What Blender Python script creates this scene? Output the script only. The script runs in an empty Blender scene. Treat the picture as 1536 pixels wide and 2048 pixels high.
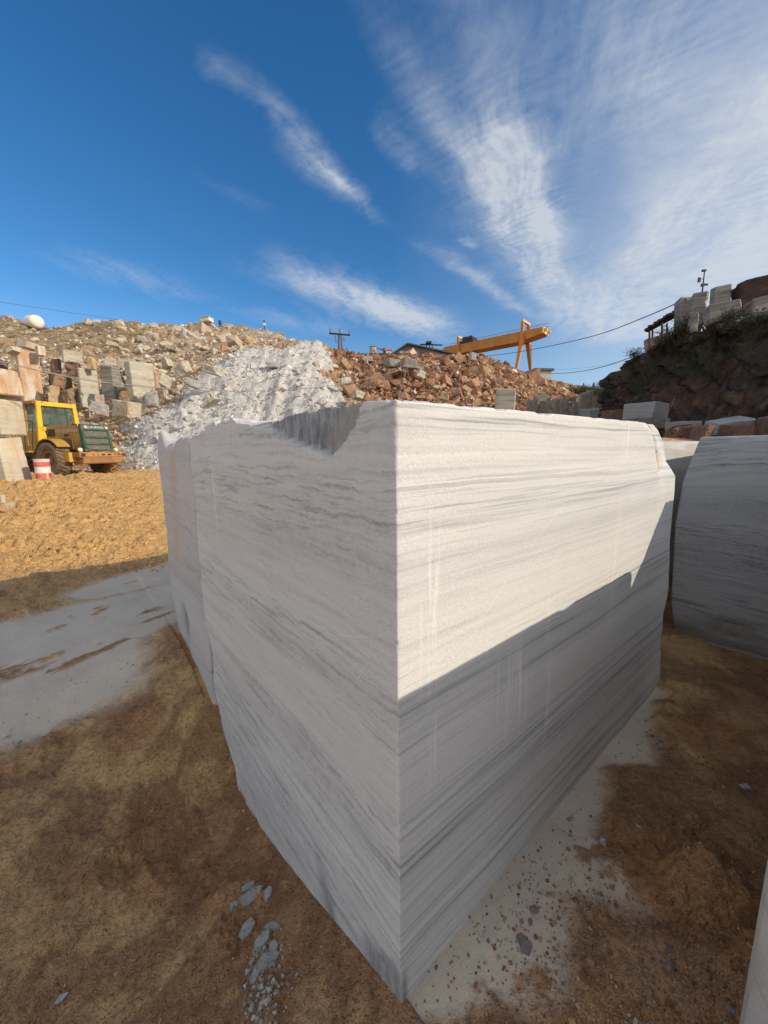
import bpy, bmesh, math, random
import numpy as np
from mathutils import Vector, Matrix
rad = math.radians
random.seed(7); RNG = np.random.default_rng(11)
scene = bpy.context.scene
COL = bpy.data.collections.new("quarry"); scene.collection.children.link(COL)

# ---------------------------------------------------------------- camera numbers
F, CX, CY, PITCH, ROLL, EYE = 769.0, 768.0, 1024.0, rad(9.2), rad(0.8), 1.6
def ray(px, py):
    u = (px-CX)/F; v = (py-CY)/F
    a = u*math.cos(ROLL)-v*math.sin(ROLL); b = u*math.sin(ROLL)+v*math.cos(ROLL)
    return (a, math.cos(PITCH)-b*math.sin(PITCH), -math.sin(PITCH)-b*math.cos(PITCH))
def at(px, py, Y):                      # point of the photo at depth Y metres
    r = ray(px, py); t = Y/r[1]
    return Vector((r[0]*t, Y, EYE+r[2]*t))
def proj(p):
    x, y, z = p[0], p[1], p[2]-EYE; f = y*math.cos(PITCH)-z*math.sin(PITCH); b = -(y*math.sin(PITCH)+z*math.cos(PITCH))/f; a = x/f
    return CX+F*(a*math.cos(ROLL)+b*math.sin(ROLL)), CY+F*(-a*math.sin(ROLL)+b*math.cos(ROLL))
SUN_AZ, SUN_EL = 110.0, 26.0            # clockwise from +Y

# ---------------------------------------------------------------- numpy noise
def _h(ix, iy, iz, seed):
    n = (ix*374761393 + iy*668265263 + iz*2147483647 + seed*1274126177) & 0xffffffff
    n = ((n ^ (n >> 13))*1274126177) & 0xffffffff
    n = n ^ (n >> 16)
    n = (n*2246822519) & 0xffffffff
    n = n ^ (n >> 15)
    return (n & 0xffffff)/16777215.0
def vnoise(p, seed=0):
    p = np.asarray(p, dtype=np.float64); i = np.floor(p).astype(np.int64); f = p-i; f = f*f*(3-2*f)
    x, y, z = i[..., 0], i[..., 1], i[..., 2]; fx, fy, fz = f[..., 0], f[..., 1], f[..., 2]
    def L(a, b, t): return a+(b-a)*t
    c = lambda dx, dy, dz: _h(x+dx, y+dy, z+dz, seed)
    return L(L(L(c(0,0,0), c(1,0,0), fx), L(c(0,1,0), c(1,1,0), fx), fy),
             L(L(c(0,0,1), c(1,0,1), fx), L(c(0,1,1), c(1,1,1), fx), fy), fz)
def fbm(p, o=4, seed=0, gain=.5):
    s = 0; a = 1; t = 0; p = np.asarray(p, dtype=np.float64).copy()
    for k in range(o):
        s = s+a*vnoise(p, seed+k*17); t += a; a *= gain; p = p*2.03+7.7
    return s/t
def ridged(p, o=4, seed=0):
    s = 0; a = 1; t = 0; p = np.asarray(p, dtype=np.float64).copy()
    for k in range(o):
        s = s+a*(1-np.abs(2*vnoise(p, seed+k*31)-1)); t += a; a *= .5; p = p*2.1+3.1
    return s/t
def sst(a, b, x): t = np.clip((x-a)/(b-a), 0, 1); return t*t*(3-2*t)
def V3(x, y, z): return np.stack(np.broadcast_arrays(np.asarray(x, float), np.asarray(y, float), np.asarray(z, float)), -1)

# ---------------------------------------------------------------- object helpers
def tag(o, label=None, cat=None, group=None, kind=None):
    for k, v in (('label', label), ('category', cat), ('group', group), ('kind', kind)):
        if v: o[k] = v
    return o
def link(name, me, mat=None, parent=None):
    o = bpy.data.objects.new(name, me); COL.objects.link(o)
    if mat is not None and me is not None and len(me.materials) == 0: me.materials.append(mat)
    if parent: o.parent = parent
    return o
def npmesh(name, verts, faces, smooth=False, attrs=None, colors=None):
    me = bpy.data.meshes.new(name)
    verts = np.asarray(verts, dtype=np.float32).reshape(-1, 3)
    if isinstance(faces, np.ndarray):
        k = faces.shape[1]; n = len(faces)
        me.vertices.add(len(verts)); me.vertices.foreach_set('co', verts.ravel())
        me.loops.add(n*k); me.loops.foreach_set('vertex_index', faces.astype(np.int32).ravel())
        me.polygons.add(n); me.polygons.foreach_set('loop_start', np.arange(n, dtype=np.int32)*k)
        me.update(calc_edges=True); me.validate()
    else:
        me.from_pydata([tuple(v) for v in verts.tolist()], [], faces)
    me.polygons.foreach_set('use_smooth', np.full(len(me.polygons), smooth))
    for nm, arr in (attrs or {}).items():
        a = me.attributes.new(nm, 'FLOAT', 'POINT'); a.data.foreach_set('value', np.asarray(arr, dtype=np.float32).ravel())
    if colors is not None:
        a = me.attributes.new('Col', 'FLOAT_COLOR', 'POINT')
        c = np.ones((len(verts), 4), dtype=np.float32); c[:, :3] = colors
        a.data.foreach_set('color', c.ravel())
    me.update(); return me
def gridfaces(nr, nc):
    i = np.arange(nr*nc).reshape(nr, nc)
    return np.stack([i[:-1, :-1], i[:-1, 1:], i[1:, 1:], i[1:, :-1]], -1).reshape(-1, 4)
class MB:                                # gathers simple solids into one mesh
    def __init__(s): s.v = []; s.f = []
    def add(s, v, f): n = len(s.v); s.v += [tuple(q) for q in v]; s.f += [tuple(i+n for i in g) for g in f]; return s
    def box(s, x0, x1, y0, y1, z0, z1, m=None):
        v = [(x, y, z) for z in (z0, z1) for y in (y0, y1) for x in (x0, x1)]
        if m is not None: v = [m @ Vector(q) for q in v]
        return s.add(v, [(0,2,3,1), (4,5,7,6), (0,1,5,4), (2,6,7,3), (0,4,6,2), (1,3,7,5)])
    def prism(s, pts, y0, y1):           # polygon in x,z swept along y
        n = len(pts); v = [(p[0], y0, p[1]) for p in pts]+[(p[0], y1, p[1]) for p in pts]
        return s.add(v, [tuple(range(n)), tuple(range(2*n-1, n-1, -1))]+[(i, i+n, (i+1)%n+n, (i+1)%n) for i in range(n)])
    def tube(s, a, b, r, r2=None, n=8):
        a = Vector(a); b = Vector(b); d = (b-a).normalized(); r2 = r if r2 is None else r2
        u = d.orthogonal().normalized(); w = d.cross(u); v = []
        for p, q in ((a, r), (b, r2)):
            for k in range(n): t = 2*math.pi*k/n; v.append(p+(u*math.cos(t)+w*math.sin(t))*q)
        return s.add(v, [tuple(range(n-1, -1, -1)), tuple(range(n, 2*n))]+[(k, (k+1)%n, (k+1)%n+n, k+n) for k in range(n)])
    def beam(s, a, b, w, h=None, up=(0,0,1)):
        a = Vector(a); b = Vector(b); h = h or w; d = (b-a).normalized(); u = d.cross(Vector(up))
        u = u.normalized() if u.length > 1e-4 else d.orthogonal().normalized(); q = u.cross(d)
        v = [p+u*sx*w/2+q*sz*h/2 for p in (a, b) for sz in (-1, 1) for sx in (-1, 1)]
        return s.add(v, [(0,2,3,1), (4,5,7,6), (0,1,5,4), (2,6,7,3), (0,4,6,2), (1,3,7,5)])
    def lathe(s, prof, axis='z', n=24, c=(0,0,0)):   # prof: (r, h)
        v = []; m = len(prof)
        for k in range(n):
            t = 2*math.pi*k/n
            for r, h in prof:
                q = (r*math.cos(t), r*math.sin(t), h) if axis == 'z' else (r*math.cos(t), h, r*math.sin(t))
                v.append((q[0]+c[0], q[1]+c[1], q[2]+c[2]))
        f = [(k*m+j, ((k+1)%n)*m+j, ((k+1)%n)*m+j+1, k*m+j+1) for k in range(n) for j in range(m-1)]
        return s.add(v, f)
    def build(s, name, mat, parent=None, bevel=0, smooth=False):
        me = bpy.data.meshes.new(name); me.from_pydata([tuple(q) for q in s.v], [], s.f)
        bm = bmesh.new(); bm.from_mesh(me); bmesh.ops.recalc_face_normals(bm, faces=bm.faces)
        if bevel: bmesh.ops.bevel(bm, geom=bm.edges[:], offset=bevel, segments=2, affect='EDGES', clamp_overlap=True)
        bm.to_mesh(me); bm.free()
        if smooth:
            me.polygons.foreach_set('use_smooth', np.full(len(me.polygons), True))
        return link(name, me, mat, parent)
def empty(name, loc, rz=0, label=None, cat=None, group=None):
    o = bpy.data.objects.new(name, None); COL.objects.link(o); o.location = loc; o.rotation_euler = (0, 0, rz)
    return tag(o, label, cat, group)

# ---------------------------------------------------------------- node helpers
class NT:
    def __init__(s, name):
        s.m = bpy.data.materials.new(name); s.m.use_nodes = True; s.t = s.m.node_tree; s.n = s.t.nodes
        s.b = s.n['Principled BSDF']; s.out = s.n['Material Output']
    def node(s, typ, **k):
        x = s.n.new(typ)
        for a, b in k.items(): setattr(x, a, b)
        return x
    def l(s, a, b): s.t.links.new(a, b)
    def inp(s, sock, v):
        if isinstance(v, bpy.types.NodeSocket): s.l(v, sock)
        else: sock.default_value = v
    def math(s, op, a, b=None, c=None, clamp=False):
        x = s.node('ShaderNodeMath', operation=op); x.use_clamp = clamp; s.inp(x.inputs[0], a)
        if b is not None: s.inp(x.inputs[1], b)
        if c is not None: s.inp(x.inputs[2], c)
        return x.outputs[0]
    def vmath(s, op, a, b=None):
        x = s.node('ShaderNodeVectorMath', operation=op); s.inp(x.inputs[0], a)
        if b is not None: s.inp(x.inputs[1], b)
        return x.outputs[1] if op in ('LENGTH', 'DOT_PRODUCT', 'DISTANCE') else x.outputs[0]
    def coord(s, kind='Object'): return s.node('ShaderNodeTexCoord').outputs[kind]
    def mapping(s, v, scale=(1,1,1), loc=(0,0,0), rot=(0,0,0)):
        x = s.node('ShaderNodeMapping'); s.l(v, x.inputs[0]); x.inputs['Scale'].default_value = scale
        x.inputs['Location'].default_value = loc; x.inputs['Rotation'].default_value = rot; return x.outputs[0]
    def noise(s, v, scale=5, detail=4, rough=.5, dist=0):
        x = s.node('ShaderNodeTexNoise'); s.l(v, x.inputs['Vector']); x.inputs['Scale'].default_value = scale
        x.inputs['Detail'].default_value = detail; x.inputs['Roughness'].default_value = rough
        x.inputs['Distortion'].default_value = dist; return x.outputs['Fac']
    def voro(s, v, scale=5, feature='F1'):
        x = s.node('ShaderNodeTexVoronoi', feature=feature); s.l(v, x.inputs['Vector']); x.inputs['Scale'].default_value = scale
        return x.outputs['Distance'] if feature != 'F1' else x.outputs
    def ramp(s, fac, stops, interp='LINEAR'):
        x = s.node('ShaderNodeValToRGB'); x.color_ramp.interpolation = interp; e = x.color_ramp.elements
        while len(e) < len(stops): e.new(0.5)
        for k, (p, c) in enumerate(stops):
            e[k].position = p; e[k].color = (c, c, c, 1) if not hasattr(c, '__len__') else (*c, 1)
        s.inp(x.inputs[0], fac); return x.outputs[0]
    def mix(s, fac, a, b, mode='MIX'):
        x = s.node('ShaderNodeMix', data_type='RGBA', blend_type=mode); s.inp(x.inputs[0], fac)
        for sock, v in ((x.inputs[6], a), (x.inputs[7], b)):
            if isinstance(v, bpy.types.NodeSocket): s.l(v, sock)
            else: sock.default_value = (*v, 1) if hasattr(v, '__len__') else (v, v, v, 1)
        return x.outputs[2]
    def attr(s, name, out='Fac'):
        x = s.node('ShaderNodeAttribute'); x.attribute_name = name; return x.outputs[out]
    def bump(s, h, strength=.5, dist=.02, normal=None):
        x = s.node('ShaderNodeBump'); x.inputs['Strength'].default_value = strength; x.inputs['Distance'].default_value = dist
        s.l(h, x.inputs['Height'])
        if normal is not None: s.l(normal, x.inputs['Normal'])
        return x.outputs[0]
    def fin(s, col=None, rough=.8, normal=None, metal=0, spec=.3):
        if col is not None: s.inp(s.b.inputs['Base Color'], col if isinstance(col, bpy.types.NodeSocket) else (*col, 1))
        s.inp(s.b.inputs['Roughness'], rough); s.b.inputs['Metallic'].default_value = metal
        s.b.inputs['Specular IOR Level'].default_value = spec
        if normal is not None: s.l(normal, s.b.inputs['Normal'])
        return s.m

def marble(name, light=(.60,.59,.57), dark=(.30,.32,.35), seed=0, amount=1.0, wav=.10, rust=0.0, scale=1.0, tint=(.50,.42,.33), marks=None, streaks=None):
    """sawn banded marble: strata nearly level in the block's own space"""
    n = NT(name); co = n.coord(); co = n.mapping(co, loc=(seed*3.1, seed*1.7, seed*.83))
    sep = n.node('ShaderNodeSeparateXYZ'); n.l(co, sep.inputs[0])
    warp = n.noise(n.mapping(co, scale=(.5, .7, .6)), .9, 2, .5)
    wig = n.noise(n.mapping(co, scale=(1, 1, 1.6)), 5.5, 4, .6); wig2 = n.noise(co, 30, 3, .6)
    # the cross-cut faces (looking along x) show more wavering bands
    geo = n.node('ShaderNodeNewGeometry'); tr = n.node('ShaderNodeVectorTransform', vector_type='NORMAL', convert_from='WORLD', convert_to='OBJECT')
    n.l(geo.outputs['True Normal'], tr.inputs[0]); s2 = n.node('ShaderNodeSeparateXYZ'); n.l(tr.outputs[0], s2.inputs[0])
    cross = n.math('ABSOLUTE', s2.outputs[0], clamp=True)
    z = n.math('MULTIPLY_ADD', n.math('SUBTRACT', warp, .5), wav*2.4, sep.outputs[2])
    z = n.math('ADD', z, n.math('MULTIPLY', n.math('SUBTRACT', wig, .5), n.math('MULTIPLY_ADD', cross, .040, .008)))
    z = n.math('ADD', z, n.math('MULTIPLY', n.math('SUBTRACT', wig2, .5), n.math('MULTIPLY_ADD', cross, .014, .0015)))
    def strat(f, det, ro, off, sx=.013, sy=.045):
        cmb = n.node('ShaderNodeCombineXYZ'); n.l(n.math('MULTIPLY_ADD', sep.outputs[0], sx*f, off), cmb.inputs[0]); n.l(n.math('MULTIPLY', sep.outputs[1], sy*f), cmb.inputs[1]); n.l(n.math('MULTIPLY', z, f*scale), cmb.inputs[2])
        return n.noise(cmb.outputs[0], 1.0, det, ro)
    broad = strat(4.2, 2, .5, 3.3); group = strat(5.5, 1, .5, 11.1); mid = strat(17, 3, .6, 7.7); thin = strat(58, 2, .6, 1.9); hair = strat(120, 2, .6, 5.1)
    b1 = n.ramp(broad, [(.40, 0), (.62, 1)]); b2 = n.ramp(mid, [(.50, 0), (.64, 1)]); b3 = n.ramp(thin, [(.54, 0), (.60, 1)]); b4 = n.ramp(hair, [(.52, 0), (.60, 1)])
    gm = n.ramp(group, [(.40, .28), (.56, 1)])
    breakup = n.ramp(n.noise(n.mapping(co, scale=(.5, .8, 3)), 2.0, 4, .65), [(.32, .62), (.55, 1)])
    speck = n.ramp(n.noise(co, 34, 3, .7), [(.40, .35), (.55, 1)])
    vein = n.math('MULTIPLY_ADD', b2, .26, n.math('MULTIPLY', b1, .30))
    vein = n.math('MULTIPLY_ADD', n.math('MULTIPLY', b3, gm), .66, vein)
    vein = n.math('MULTIPLY_ADD', n.math('MULTIPLY', b4, gm), .34, vein)
    vein = n.math('MULTIPLY', vein, n.math('MULTIPLY_ADD', n.math('MULTIPLY', n.math('SUBTRACT', speck, 1), cross), .55, 1))
    vein = n.math('MULTIPLY', n.math('MULTIPLY', vein, breakup), amount, clamp=True)
    col = n.mix(vein, light, dark)
    # faint warm staining
    st = n.ramp(n.noise(co, 1.3, 4, .6), [(.5, 0), (.8, .42)])
    col = n.mix(n.math('MULTIPLY', st, .6), col, n.mix(.5, col, tint))
    if rust > 0:
        rs = n.ramp(n.noise(n.mapping(co, scale=(1.4, 1.4, .35), loc=(2, 3, 1)), 1.7, 5, .65), [(.52-.16*rust, 0), (.58, 1)])
        col = n.mix(n.math('MULTIPLY', rs, min(1, rust)), col, n.mix(n.noise(co, 6, 4, .7), (.34,.13,.04), (.55,.30,.10)))
    # saw chatter and bruised spots: the chalky vertical streaks
    streak = n.noise(n.mapping(co, scale=(42, 42, 1.6)), 1, 3, .7)
    where = n.ramp(n.noise(n.mapping(co, scale=(1.6, 1.6, .9), loc=(4,2,1)), 1.6, 3, .55), [(.66, 0), (.78, .6)])
    for (ax, c0, c1, w, h_) in (streaks or []):
        a0 = sep.outputs[0] if ax == 'x' else sep.outputs[1]
        u = n.math('DIVIDE', n.math('SUBTRACT', a0, c0), w); v_ = n.math('DIVIDE', n.math('SUBTRACT', sep.outputs[2], c1), h_)
        q = n.math('EXPONENT', n.math('MULTIPLY', n.math('ADD', n.math('MULTIPLY', u, u), n.math('MULTIPLY', v_, v_)), -1))
        onface = n.math('SUBTRACT', 1, cross) if ax == 'x' else cross
        where = n.math('MAXIMUM', where, n.math('MULTIPLY', q, n.math('MULTIPLY', onface, 1.1)))
    sc = n.math('MULTIPLY', n.ramp(streak, [(.50, 0), (.62, 1)]), where)
    col = n.mix(n.math('MULTIPLY', sc, .62), col, (.76,.745,.72))
    for (ax, c0, c1, r, w, lo, hi) in (marks or []):   # arc scratches: axis, centre, radius, width, z range
        a0 = sep.outputs[0] if ax == 'x' else sep.outputs[1]
        dx = n.math('SUBTRACT', a0, c0); dz = n.math('SUBTRACT', sep.outputs[2], c1)
        d = n.math('SQRT', n.math('ADD', n.math('MULTIPLY', dx, dx), n.math('MULTIPLY', dz, dz)))
        e = n.math('ABSOLUTE', n.math('SUBTRACT', d, r))
        ln = n.math('SUBTRACT', 1, n.math('DIVIDE', e, w), clamp=True)
        rg = n.math('MULTIPLY', n.math('GREATER_THAN', sep.outputs[2], lo), n.math('LESS_THAN', sep.outputs[2], hi))
        fade = n.ramp(n.noise(co, 9, 3, .6), [(.35, 0), (.55, 1)])
        of = n.math('SUBTRACT', 1, cross) if ax == 'x' else cross
        col = n.mix(n.math('MULTIPLY', n.math('MULTIPLY', n.math('MULTIPLY', n.math('MULTIPLY', ln, rg), fade), of), .6), col, (.82,.81,.78))
    # crystalline grain; its bright dots paint the sparkle into the colour
    g = n.noise(co, 260, 2, .6); g2 = n.voro(co, 95)[0]
    col = n.mix(n.ramp(g, [(.38, .16), (.5, 0)]), col, (.22,.22,.22))
    col = n.mix(n.ramp(g, [(.60, 0), (.74, .45)]), col, (.85,.84,.82))
    # broken (unsawn) areas
    rg = n.attr('rough')
    rc = n.mix(n.ramp(n.noise(n.mapping(co, scale=(1, 1, .3)), 46, 4, .7), [(.35, 0), (.7, 1)]), (.13,.14,.16), (.38,.38,.38))
    rc = n.mix(n.ramp(n.noise(co, 4, 3, .5), [(.42, 0), (.62, .7)]), rc, (.33,.30,.26))
    col = n.mix(rg, col, rc)
    ru = n.attr('rusty')
    col = n.mix(n.math('MULTIPLY', ru, n.ramp(n.noise(co, 7, 4, .7), [(.35, .3), (.6, 1)])), col, n.mix(n.noise(co, 12, 4, .7), (.34,.15,.07), (.62,.42,.24)))
    h = n.math('ADD', n.math('MULTIPLY', g, .35), n.noise(co, 60, 4, .6))
    h = n.math('MULTIPLY_ADD', n.math('MULTIPLY', rg, n.noise(n.mapping(co, scale=(1, 1, .5)), 28, 5, .7)), 7, h)
    h = n.math('MULTIPLY_ADD', sc, -.3, h)
    spark = n.ramp(n.noise(co, 330, 0, .5), [(.60, .62), (.74, .25)])
    return n.fin(col, spark, n.bump(h, .45, .004), spec=.35)

def rockmat(name, a, b, c, scale=1.0, bumps=.6, attr=False, bands=0.0):
    n = NT(name); co = n.coord(); oi = n.node('ShaderNodeObjectInfo').outputs['Random']
    w = n.node('ShaderNodeCombineXYZ'); n.l(n.math('MULTIPLY', oi, 31), w.inputs[0]); n.l(n.math('MULTIPLY', oi, 17), w.inputs[2])
    co = n.vmath('ADD', co, w.outputs[0])
    big = n.ramp(n.noise(co, 1.1*scale, 5, .62), [(.36, 0), (.66, 1)]); sm = n.noise(co, 7*scale, 5, .7)
    col = n.mix(big, a, b); col = n.mix(n.ramp(n.noise(co, 2.3*scale, 4, .7), [(.52, 0), (.72, .85)]), col, c)
    if bands:
        bd = n.ramp(n.noise(n.mapping(co, scale=(.3, .3, 5)), 3*scale, 3, .6), [(.45, 0), (.65, 1)])
        col = n.mix(n.math('MULTIPLY', bd, bands), col, n.mix(.6, col, (.16,.16,.17)))
    col = n.mix(n.math('MULTIPLY_ADD', oi, .7, -.15, clamp=True), col, n.mix(.5, col, c))
    if attr: col = n.mix(.55, n.attr('Col', 'Color'), n.mix(1, col, n.attr('Col', 'Color'), 'MIX'))
    col = n.mix(n.ramp(sm, [(.30, .45), (.52, 0)]), col, (.06,.05,.045))
    h = n.math('MULTIPLY_ADD', n.noise(co, 3.2*scale, 5, .65), 3, sm)
    return n.fin(col, .92, n.bump(h, bumps, .06), spec=.15)
def colmat(name, scale=8, bumps=.6, dist=.05, var=.5, rough=.95):
    n = NT(name); co = n.coord(); c = n.attr('Col', 'Color'); a = n.noise(co, scale, 6, .68); b = n.noise(co, scale*6, 3, .7)
    m = n.mix(n.ramp(a, [(.35, var), (.55, 0)]), c, n.mix(1, c, (.42,.38,.34), 'MULTIPLY'))
    m = n.mix(n.ramp(b, [(.55, 0), (.75, var*.7)]), m, n.mix(.5, m, (.62,.56,.48)))
    return n.fin(m, rough, n.bump(n.math('MULTIPLY_ADD', b, .3, a), bumps, dist), spec=.12)
def paint(name, col, rough=.5, dirt=.4, dirtc=(.22,.15,.09), scale=3, metal=0, chip=None):
    n = NT(name); co = n.coord(); d = n.ramp(n.noise(co, scale, 6, .68), [(.40, 0), (.68, 1)])
    c = n.mix(n.math('MULTIPLY', d, dirt), col, dirtc)
    if chip: c = n.mix(n.ramp(n.noise(co, scale*4, 5, .75), [(.58, 0), (.64, .85)]), c, chip)
    return n.fin(c, n.math('MULTIPLY_ADD', d, .3, rough, clamp=True), n.bump(n.noise(co, scale*9, 3, .6), .15, .01), metal=metal)

# ---------------------------------------------------------------- world
def build_world():
    w = bpy.data.worlds.new("World"); scene.world = w; w.use_nodes = True
    n = NT.__new__(NT); n.m = None; n.t = w.node_tree; n.n = n.t.nodes
    bg = n.n['Background']; sky = n.node('ShaderNodeTexSky', sky_type='NISHITA')
    sky.sun_disc = False; sky.sun_elevation = rad(SUN_EL); sky.sun_rotation = rad(SUN_AZ)
    sky.air_density = 1.0; sky.dust_density = .35; sky.ozone_density = 2.6; sky.altitude = 600
    hs = n.node('ShaderNodeHueSaturation'); hs.inputs['Saturation'].default_value = 1.3; hs.inputs['Value'].default_value = 1.0
    n.l(sky.outputs[0], hs.inputs['Color'])
    d = n.vmath('NORMALIZE', n.coord('Generated')); s = n.node('ShaderNodeSeparateXYZ'); n.l(d, s.inputs[0])
    iz = n.math('DIVIDE', 1, n.math('MAXIMUM', n.math('ADD', s.outputs[2], .06), .03))
    X = n.math('MULTIPLY', s.outputs[0], iz); Y = n.math('MULTIPLY', s.outputs[1], iz)
    A0 = rad(27)
    al = n.math('ADD', n.math('MULTIPLY', X, math.sin(A0)), n.math('MULTIPLY', Y, math.cos(A0)))   # along the streets of cloud
    ac = n.math('SUBTRACT', n.math('MULTIPLY', X, math.cos(A0)), n.math('MULTIPLY', Y, math.sin(A0)))
    cm = n.node('ShaderNodeCombineXYZ'); n.l(ac, cm.inputs[0]); n.l(al, cm.inputs[1]); P = cm.outputs[0]
    wq = n.noise(P, 1.1, 3, .5)
    wv = n.node('ShaderNodeCombineXYZ'); n.l(n.math('MULTIPLY', n.math('SUBTRACT', wq, .5), .9), wv.inputs[0])
    PW = n.vmath('ADD', P, wv.outputs[0])
    st = n.noise(n.mapping(PW, scale=(1, .20, 1)), 3.2, 7, .62)                 # long streaks
    st2 = n.noise(n.mapping(PW, scale=(1, .33, 1), loc=(4, 2, 0)), 9, 6, .65)
    rip = n.node('ShaderNodeTexWave'); rip.wave_type = 'BANDS'; rip.bands_direction = 'Y'
    n.l(n.mapping(PW, scale=(.55, 1, 1), rot=(0, 0, rad(16))), rip.inputs[0]); rip.inputs['Scale'].default_value = 8.5
    rip.inputs['Distortion'].default_value = 9.0; rip.inputs['Detail'].default_value = 4; rip.inputs['Detail Scale'].default_value = 1.4
    puff = n.noise(n.mapping(P, loc=(2, 9, 0)), 15, 5, .7)
    def plane(px, py):
        r = ray(px, py); L = math.sqrt(sum(q*q for q in r)); k = 1/(r[2]/L+.06); x, y = r[0]/L*k, r[1]/L*k
        return x*math.sin(A0)+y*math.cos(A0), x*math.cos(A0)-y*math.sin(A0)
    def bank(px0, py0, px1, py1, wpx):                       # a bank of cloud lying along the line between two directions
        a0, c0 = plane(px0, py0); a1, c1 = plane(px1, py1); L = math.hypot(a1-a0, c1-c0); ux, uy = (a1-a0)/L, (c1-c0)/L
        pl = math.hypot(px1-px0, py1-py0); nx, ny = -(py1-py0)/pl, (px1-px0)/pl; mx, my = (px0+px1)/2, (py0+py1)/2
        ma, mc = plane(mx, my); qa, qc = plane(mx+nx*wpx, my+ny*wpx); w = abs(-(qa-ma)*uy+(qc-mc)*ux)
        da = n.math('SUBTRACT', WA, (a0+a1)/2); dc = n.math('SUBTRACT', WC, (c0+c1)/2)
        u = n.math('DIVIDE', n.math('MULTIPLY_ADD', da, ux, n.math('MULTIPLY', dc, uy)), L/2*1.05)
        v = n.math('DIVIDE', n.math('MULTIPLY_ADD', dc, ux, n.math('MULTIPLY', da, -uy)), w)
        u2 = n.math('MULTIPLY', u, u); q = n.math('ADD', n.math('MULTIPLY', u2, u2), n.math('MULTIPLY', v, v))
        return n.math('EXPONENT', n.math('MULTIPLY', q, -1))
    sw = n.node('ShaderNodeSeparateXYZ'); wn = n.node('ShaderNodeTexNoise'); n.l(P, wn.inputs['Vector']); wn.inputs['Scale'].default_value = 2.2; wn.inputs['Detail'].default_value = 5; wn.inputs['Roughness'].default_value = .6
    n.l(n.vmath('SUBTRACT', wn.outputs['Color'], (.5, .5, .5)), sw.inputs[0])
    WA = n.math('MULTIPLY_ADD', sw.outputs[1], .30, al); WC = n.math('MULTIPLY_ADD', sw.outputs[0], .16, ac)
    cov = None
    for (x0, y0, x1, y1, w, amp) in CLOUDS:
        b = n.math('MULTIPLY', bank(x0, y0, x1, y1, w), amp); cov = b if cov is None else n.math('ADD', cov, b)
    back = n.ramp(s.outputs[1], [(-.0, 1), (.25, 0)])                    # unseen bright cloud bank added behind the viewer to fill the shade
    cov = n.math('ADD', cov, n.math('MULTIPLY', back, BACK_FILL), clamp=True)
    t1 = n.ramp(st, [(.36, 0), (.66, 1)]); t2 = n.ramp(st2, [(.36, 0), (.66, 1)]); t3 = n.ramp(puff, [(.35, 0), (.65, 1)])
    rp = n.math('MULTIPLY', n.math('SUBTRACT', rip.outputs['Fac'], .5), n.ramp(n.noise(P, 2.2, 3, .5), [(.40, 0), (.58, 1)]))
    tex = n.math('MULTIPLY_ADD', t2, .42, n.math('MULTIPLY', t1, .36)); tex = n.math('MULTIPLY_ADD', t3, .22, tex)
    tex = n.math('MULTIPLY_ADD', rp, .13, tex)
    den = n.math('MULTIPLY', cov, n.math('MULTIPLY_ADD', tex, 1.30, n.math('MULTIPLY_ADD', cov, .42, -.22)), clamp=True)
    den = n.ramp(den, [(.02, 0), (.5, .46), (1, .97)])
    hz = n.ramp(s.outputs[2], [(0, .50), (.10, .22), (.30, 0)])                 # pale air along the skyline
    g = ray(1500, 470); gl = math.sqrt(sum(q*q for q in g)); glow = n.ramp(n.vmath('DOT_PRODUCT', d, tuple(q/gl for q in g)), [(.80, 0), (.93, .10), (1, .50)])
    den = n.math('MAXIMUM', den, hz); den = n.math('SUBTRACT', 1, n.math('MULTIPLY', n.math('SUBTRACT', 1, n.math('MULTIPLY', den, .88)), n.math('SUBTRACT', 1, glow)))
    cc = n.mix(back, (.93, .965, 1), (1.6, 1.56, 1.50)); cs = n.vmath('SCALE', cc); cs.node.inputs['Scale'].default_value = CLOUD_LUM  # added bank behind is brighter than the visible cloud, as fill
    col = n.mix(n.math('MULTIPLY', den, .86), hs.outputs[0], cs)
    n.l(col, bg.inputs[0]); bg.inputs[1].default_value = SKY_STRENGTH
    sun = bpy.data.lights.new('sun', 'SUN'); sun.energy = SUN_POWER; sun.angle = rad(.53); sun.color = (1, .875, .70)
    so = bpy.data.objects.new('sun', sun); COL.objects.link(so)
    a = rad(SUN_AZ); e = rad(SUN_EL); v = Vector((math.sin(a)*math.cos(e), math.cos(a)*math.cos(e), math.sin(e)))
    so.rotation_euler = v.to_track_quat('Z', 'Y').to_euler(); so.location = v*60
SKY_STRENGTH, SUN_POWER, CLOUD_LUM, BACK_FILL = .15, 4.1, 5.2, 1.0
CLOUDS = [(1350, 430, 1250, 690, 90, .5), (1536, 120, 1500, 420, 120, .45),  # from, to (photo rays), half width, weight
    (760, 30, 1090, 600, 34, .45), (900, -60, 1130, 620, 62, .55), (960, 330, 1140, 640, 85, .60), (1000, 260, 1090, 480, 60, .40),
    (1150, -140, 1190, 330, 150, .38), (1350, -100, 1300, 250, 110, .35), (1560, -100, 1420, 640, 150, .70), (1330, 260, 1290, 640, 60, .55), (1540, 380, 1180, 690, 110, .75), (1420, 520, 1536, 700, 160, .8),
    (470, 150, 760, 440, 24, .58), (560, 270, 700, 400, 30, .45), (380, 90, 470, 170, 20, .22), (770, 240, 840, 340, 26, .28), (930, 480, 950, 500, 10, .5),
    (540, 530, 900, 655, 28, .85), (640, 590, 900, 690, 26, .55), (860, 500, 1060, 630, 15, .62), (100, 510, 430, 600, 26, .30), (380, 350, 560, 440, 24, .10), (480, 620, 700, 670, 20, .35)]

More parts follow.
